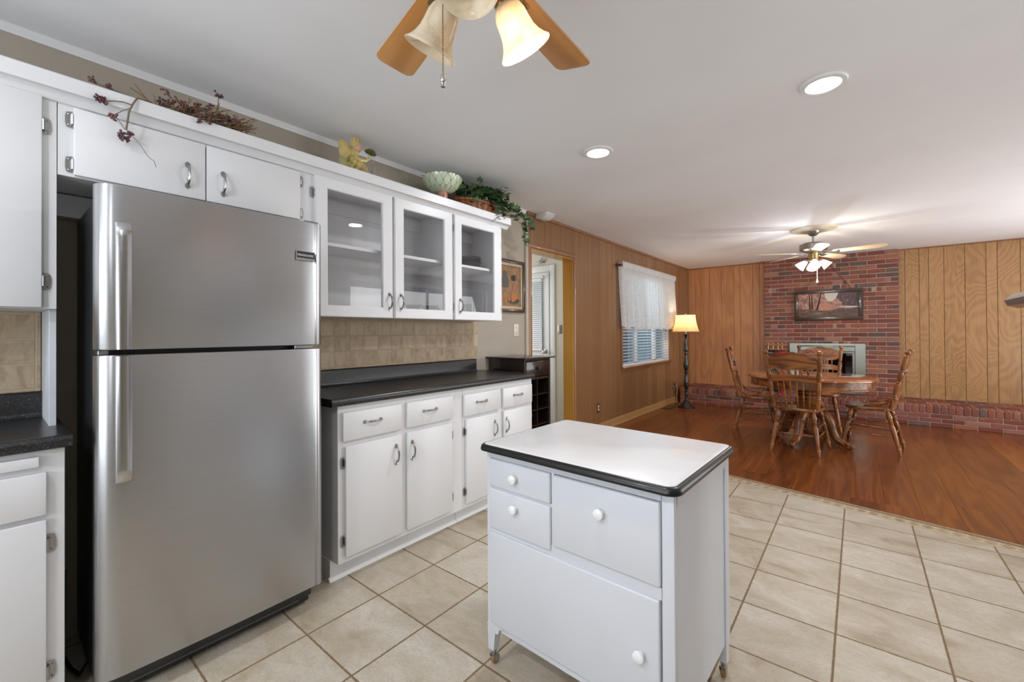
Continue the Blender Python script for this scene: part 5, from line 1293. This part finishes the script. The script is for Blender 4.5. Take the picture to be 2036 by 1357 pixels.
m_.build('basket', wood('wicker', [rgb(84, 42, 20), rgb(136, 78, 42), rgb(176, 112, 66)], ring=9, nscale=20, stretch=1, streak=.4, rough=.5), iv, ang=80)
def leaf(m, p, d, up, s, c):
    d = Vector(d).normalized(); w = d.cross(Vector(up))
    if w.length < .1: w = d.cross(Vector((1, 0, .3)))
    w.normalize(); n = w.cross(d)
    sh = [(0, 0), (-.28, .10), (-.52, -.02), (-.46, .34), (-.62, .46), (-.30, .62), (0, 1.05), (.30, .62), (.62, .46), (.46, .34), (.52, -.02), (.28, .10)]
    ctr = m._v(p+d*s*.45+n*s*.06)
    V = [m._v(p+w*u*s+d*v_*s-n*s*.10*abs(u)*1.2) for u, v_ in sh]
    for i in range(len(V)): m.face([ctr, V[i], V[(i+1) % len(V)]], c)
rnd = random.Random(5)
def gcol():
    k = rnd.random()
    if k < .45: return (.018+.02*rnd.random(), .050+.03*rnd.random(), .030)
    if k < .8: return (.04, .10+.04*rnd.random(), .045)
    return (.15, .21, .10)
ml = MB(); ms = MB()
def vine(pts, nl, s0):
    pts = [Vector(p) for p in pts]; P = []
    for i in range(len(pts)-1):
        for j in range(6):
            t = j/6; P.append(pts[i].lerp(pts[i+1], t)+Vector((rnd.uniform(-1, 1), rnd.uniform(-1, 1), rnd.uniform(-1, 1)))*.003)
    P.append(pts[-1]); ms.tube(P, .0016, 5)
    for k in range(nl):
        q = P[int(rnd.random()*(len(P)-1))]; d = Vector((rnd.uniform(-.2, 1), rnd.uniform(-1, 1), rnd.uniform(-.6, .7))); o = d.normalized()*.018
        qq = q+o
        s = s0*rnd.uniform(.7, 1.25)
        top = qq+d.normalized()*s
        if max(qq.z, top.z) > H-.008: d.z = -abs(d.z); qq.z = min(qq.z, H-.02)
        ms.tube([q, qq], .0009, 4); leaf(ml, qq, d, (rnd.uniform(-.3, .8), rnd.uniform(-.3, .3), 1), s, gcol())
for k in range(44):
    a = rnd.uniform(0, 2*pi); r = rnd.random()**.5; p = Vector((bxc+.10*r*cos(a), byc+.03+.19*r*sin(a), ZT+.10)); q = p+Vector((rnd.uniform(-.04, .07), rnd.uniform(-.06, .10), rnd.uniform(.07, .15)))
    e = q+Vector((rnd.uniform(-.02, .08), rnd.uniform(-.04, .12), rnd.uniform(-.02, .04))); e.z = min(e.z, 2.41); q.z = min(q.z, 2.40)
    vine([p, q, e], 11, .048)
vine([(.26, 2.50, 2.24), (.32, 2.60, 2.27), (.35, 2.72, 2.24), (.36, 2.84, 2.20)], 44, .050)
vine([(.24, 2.55, 2.26), (.28, 2.70, 2.29), (.30, 2.84, 2.25), (.31, 2.95, 2.20), (.31, 3.0, 2.12)], 44, .048)
vine([(.24, 2.52, 2.24), (.26, 2.66, 2.24), (.27, 2.80, 2.22), (.27, 2.93, 2.18), (.27, 2.97, 2.06), (.27, 2.98, 2.0)], 40, .044)
vine([(.25, 2.45, 2.24), (.34, 2.50, 2.25), (.375, 2.56, 2.20), (.39, 2.58, 2.17)], 20, .052)
vine([(.22, 2.30, 2.22), (.33, 2.26, 2.22), (.36, 2.34, 2.18)], 7, .036)
vine([(.20, 2.22, 2.20), (.32, 2.00, 2.15), (.33, 1.98, 2.15)], 6, .034)
vine([(.25, 2.62, 2.33), (.26, 2.72, 2.40), (.26, 2.80, 2.42)], 3, .034)
vine([(.38, 2.50, 2.17), (.40, 2.46, 2.12), (.39, 2.40, 2.08)], 4, .03)
mm, nt, b = newmat('ivy_leaf'); setp(b, None, .35); a = nt.nodes.new('ShaderNodeAttribute'); a.attribute_name = 'pc'
lk(nt, mix(nt, math_(nt, 'MULTIPLY', noise(nt, objco(nt), 60, 4), .5), a.outputs['Color'], rgb(120, 150, 100)), b.inputs['Base Color'])
ml.build('leaves', mm, iv, smooth=False); ms.build('stems', plain('ivy_stem', rgb(82, 66, 44), .6), iv)
# berry garland
bg = thing('berry_garland', 'dried berry and vine garland lying on the cabinets above the refrigerator', 'garland', (.3, .6, ZT))
mt = MB(); mb = MB(); mv = MB()
def wob(p, q, n, amp):
    p, q = Vector(p), Vector(q); P = []
    for i in range(n+1):
        t = i/n; e = sin(pi*t); P.append(p.lerp(q, t)+Vector((rnd.uniform(-1, 1)*amp*.5, rnd.uniform(-1, 1)*amp, rnd.uniform(-.6, 1)*amp))*e)
    return P
clusters = []
def berries(p, n, rad, r=.0050):
    m2b = MB(); clusters.append(m2b)
    rad *= .85
    for k in range(n):
        q = Vector(p)+Vector((rnd.uniform(-1, 1), rnd.uniform(-1, 1), rnd.uniform(-1, 1)))*rad; q.z = min(q.z, 2.425); m2b.ball(q, r*rnd.uniform(.7, 1.05), 7, 5, c=random.choice([(.12, .02, .025), (.07, .015, .02), (.045, .022, .028), (.16, .03, .03)]))
for k in range(130):
    y = rnd.uniform(.40, .73); h = .085*(1-abs((y-.62)/.18)**2*.75)
    p = (.29+rnd.uniform(-.05, .07), y, ZT+.03+rnd.random()*.02); q = (.29+rnd.uniform(-.06, .07), min(.80, y+rnd.uniform(.02, .16)), ZT+.03+max(.01, h)*rnd.uniform(.4, 1.5))
    (mt if k % 3 else mv).tube(wob(p, q, 6, .010), .0017, 5)
for k in range(44):
    y = rnd.uniform(.44, .78); berries((.31+rnd.uniform(-.05, .07), y, ZT+.05+rnd.random()*.075*(1-abs((y-.62)/.2)**2*.6)), 9, .015)
for k in range(24):
    y = rnd.uniform(.42, .72); p = Vector((.32, y, ZT+.045)); mv.tube(wob(p, p+Vector((rnd.uniform(-.03, .03), rnd.uniform(-.05, .05), rnd.uniform(.02, .08))), 4, .006), .0014, 4)
mt.tube(wob((.33, .64, ZT+.08), (.33, .655, 2.30), 5, .003), .0018, 5); berries((.33, .655, 2.312), 16, .016)
mt.tube([(.33, .44, ZT+.03), (.35, .40, 2.17), (.36, .375, 2.165), (.385, .365, 2.150), (.392, .352, 2.12), (.392, .342, 2.09), (.39, .338, 2.05), (.385, .335, 2.02)], .0032, 6)
mt.tube([(.392, .352, 2.118), (.390, .325, 2.120), (.388, .300, 2.114), (.386, .280, 2.106)], .0022, 5); berries((.386, .272, 2.105), 16, .013); berries((.386, .256, 2.108), 12, .011)
mt.tube([(.392, .347, 2.105), (.389, .325, 2.088), (.386, .310, 2.072), (.384, .300, 2.062)], .0016, 5); berries((.384, .298, 2.058), 14, .013)
mt.tube([(.384, .305, 2.06), (.384, .320, 2.04), (.384, .332, 2.02)], .0013, 5)
berries((.384, .330, 1.995), 34, .020); berries((.384, .350, 2.01), 12, .012)
mt.tube([(.385, .337, 2.02), (.384, .355, 2.0), (.384, .375, 1.98), (.383, .395, 1.945), (.383, .405, 1.935), (.383, .418, 1.928), (.383, .424, 1.905)], .0011, 5)
mt.tube([(.33, .46, ZT+.03), (.32, .38, ZT+.050), (.32, .30, ZT+.058), (.31, .24, ZT+.068)], .0022, 5); berries((.32, .30, 2.19), 14, .014); berries((.32, .25, 2.2), 10, .012)
mv.tube([(.32, .42, ZT+.05), (.32, .39, 2.21), (.32, .37, 2.235)], .002, 5); mv.tube([(.32, .43, ZT+.05), (.32, .39, 2.20), (.32, .355, 2.215)], .002, 5)
berries((.375, .575, 2.165), 12, .014); berries((.39, .57, 2.145), 12, .013); berries((.39, .60, 2.15), 10, .012)
mm, nt, b = newmat('dried_berry'); setp(b, None, .45); a = nt.nodes.new('ShaderNodeAttribute'); a.attribute_name = 'pc'; lk(nt, mix(nt, math_(nt, 'MULTIPLY', noise(nt, objco(nt), 150, 2), .35), a.outputs['Color'], rgb(130, 96, 96)), b.inputs['Base Color'])
for q_ in clusters: q_.build('berry_cluster', mm, bg)
mt.build('twigs', plain('grey_brown_twig', rgb(116, 98, 80), .7), bg); mv.build('golden_vine', plain('orange_vine', rgb(128, 98, 48), .6), bg)

# ------------------------------------------------------------------ glassware behind the glass doors
ZS = 1.354
def creamer(x, y, z, label):
    t = thing('glass_cup', label, 'cup', (x, y, z), 0, 'cut-glass cups in the middle glass cabinet')
    m = MB(); m.lathe((x, y, z+.012), (x, y, z+.078), [(.014, 0), (.030, .12), (.042, .45), (.047, .75), (.056, 1), (.053, 1), (.044, .75), (.038, .45), (.026, .18), (.002, .14)], 12, cap=False); m.build('bowl', M_crystal, t, ang=20)
    m = MB(); m.lathe((x, y, z+.0005), (x, y, z+.013), [(.032, 0), (.032, .3), (.012, 1)], 12); m.build('foot', M_crystal, t, ang=20)
    for s in (1,):
        m = MB(); m.tube([(x, y+.050, z+.070), (x, y+.070, z+.082), (x, y+.080, z+.066), (x, y+.070, z+.045), (x, y+.044, z+.032)], .0042, 8); m.build('handle', M_crystal, t)
    return t
c1 = creamer(.21, 1.81, ZS, 'left-hand cut-glass cup on the floor of the middle glass-doored cabinet')
dup(c1, (.21, 1.95, ZS), 0, 'right-hand cut-glass cup on the floor of the middle glass-doored cabinet')['group']
sd = tag(MB().lathe((.22, 1.685, ZS+.0005), (.22, 1.685, ZS+.03), [(.03, 0), (.035, .1), (.05, .5), (.06, 1), (.057, 1), (.046, .5), (.03, .2), (.0, .18)], 14, cap=False).build('glass_dish', M_crystal, ang=20), 'low cut-glass dish beside the glass cups in the middle cabinet', 'dish')
t = thing('glass_plate_stack', 'small stack of clear glass bowls on the shelf behind the right glass door', 'bowl stack', (.17, 2.40, 1.742))
for k in range(3):
    m_ = MB(); m_.lathe((.17, 2.40, 1.7425+k*.020), (.17, 2.40, 1.7925+k*.020), [(.04, 0), (.055, .08), (.075, .5), (.088, 1), (.085, 1), (.071, .5), (.05, .14), (.0, .12)], 20, cap=False); m_.build('bowl', M_crystal, t, ang=30)
for k, (x_, y_) in enumerate(((.20, 2.23), (.13, 2.33), (.22, 2.34))):
    tag(MB().lathe((x_, y_, ZS+.0005), (x_, y_, ZS+.11), [(.026, 0), (.028, .02), (.033, .6), (.036, 1), (.034, 1), (.031, .6), (.025, .08), (0, .07)], 16, cap=False).build('drinking_glass', M_crystal, ang=30), ['clear drinking glass nearest the handle of the right-hand glass door', 'clear drinking glass at the back of the right-hand glass cabinet', 'clear drinking glass in front, furthest right in the right-hand cabinet'][k], 'glass', 'clear drinking glasses in the right glass cabinet')

# ------------------------------------------------------------------ tall oven unit on the right, of which only the handle ends reach into view
ov = thing('wall_oven_unit', 'stainless appliance at the right edge, of which only the handle ends show', 'oven', (3.15, 1.25, 0))
m_ = MB(); m_.box(2.925, 3.50, .92, 1.60, .0, 2.10, .004, 1); m_.build('cabinet', M_white, ov)
m_ = MB(); m_.box(2.905, 2.924, .95, 1.58, .55, 1.37, .004, 2); od = m_.build('oven_door', M_ss, ov)
m_ = MB(); m_.box(2.905, 2.924, .95, 1.58, 1.375, 1.55, .004, 2); op = m_.build('control_panel', M_ss, ov)
m_ = MB(); pr = [(2.812, 1.316), (2.826, 1.330), (2.845, 1.336), (2.865, 1.334), (2.880, 1.322), (2.878, 1.308), (2.862, 1.298), (2.835, 1.296), (2.818, 1.302)]
m_.prism(pr, 'y', .97, 1.595, bev=.004); m_.box(2.872, 2.906, 1.0, 1.03, 1.305, 1.325, .003, 1); m_.box(2.872, 2.906, 1.50, 1.53, 1.305, 1.325, .003, 1); m_.build('handle', M_chromeh, od, recalc=True)
m_ = MB(); m_.lathe((2.906, 1.555, 1.405), (2.868, 1.555, 1.405), [(.012, 0), (.012, .5), (.018, .55), (.018, .95), (.012, 1)], 18); m_.build('knob', M_chromeh, op)
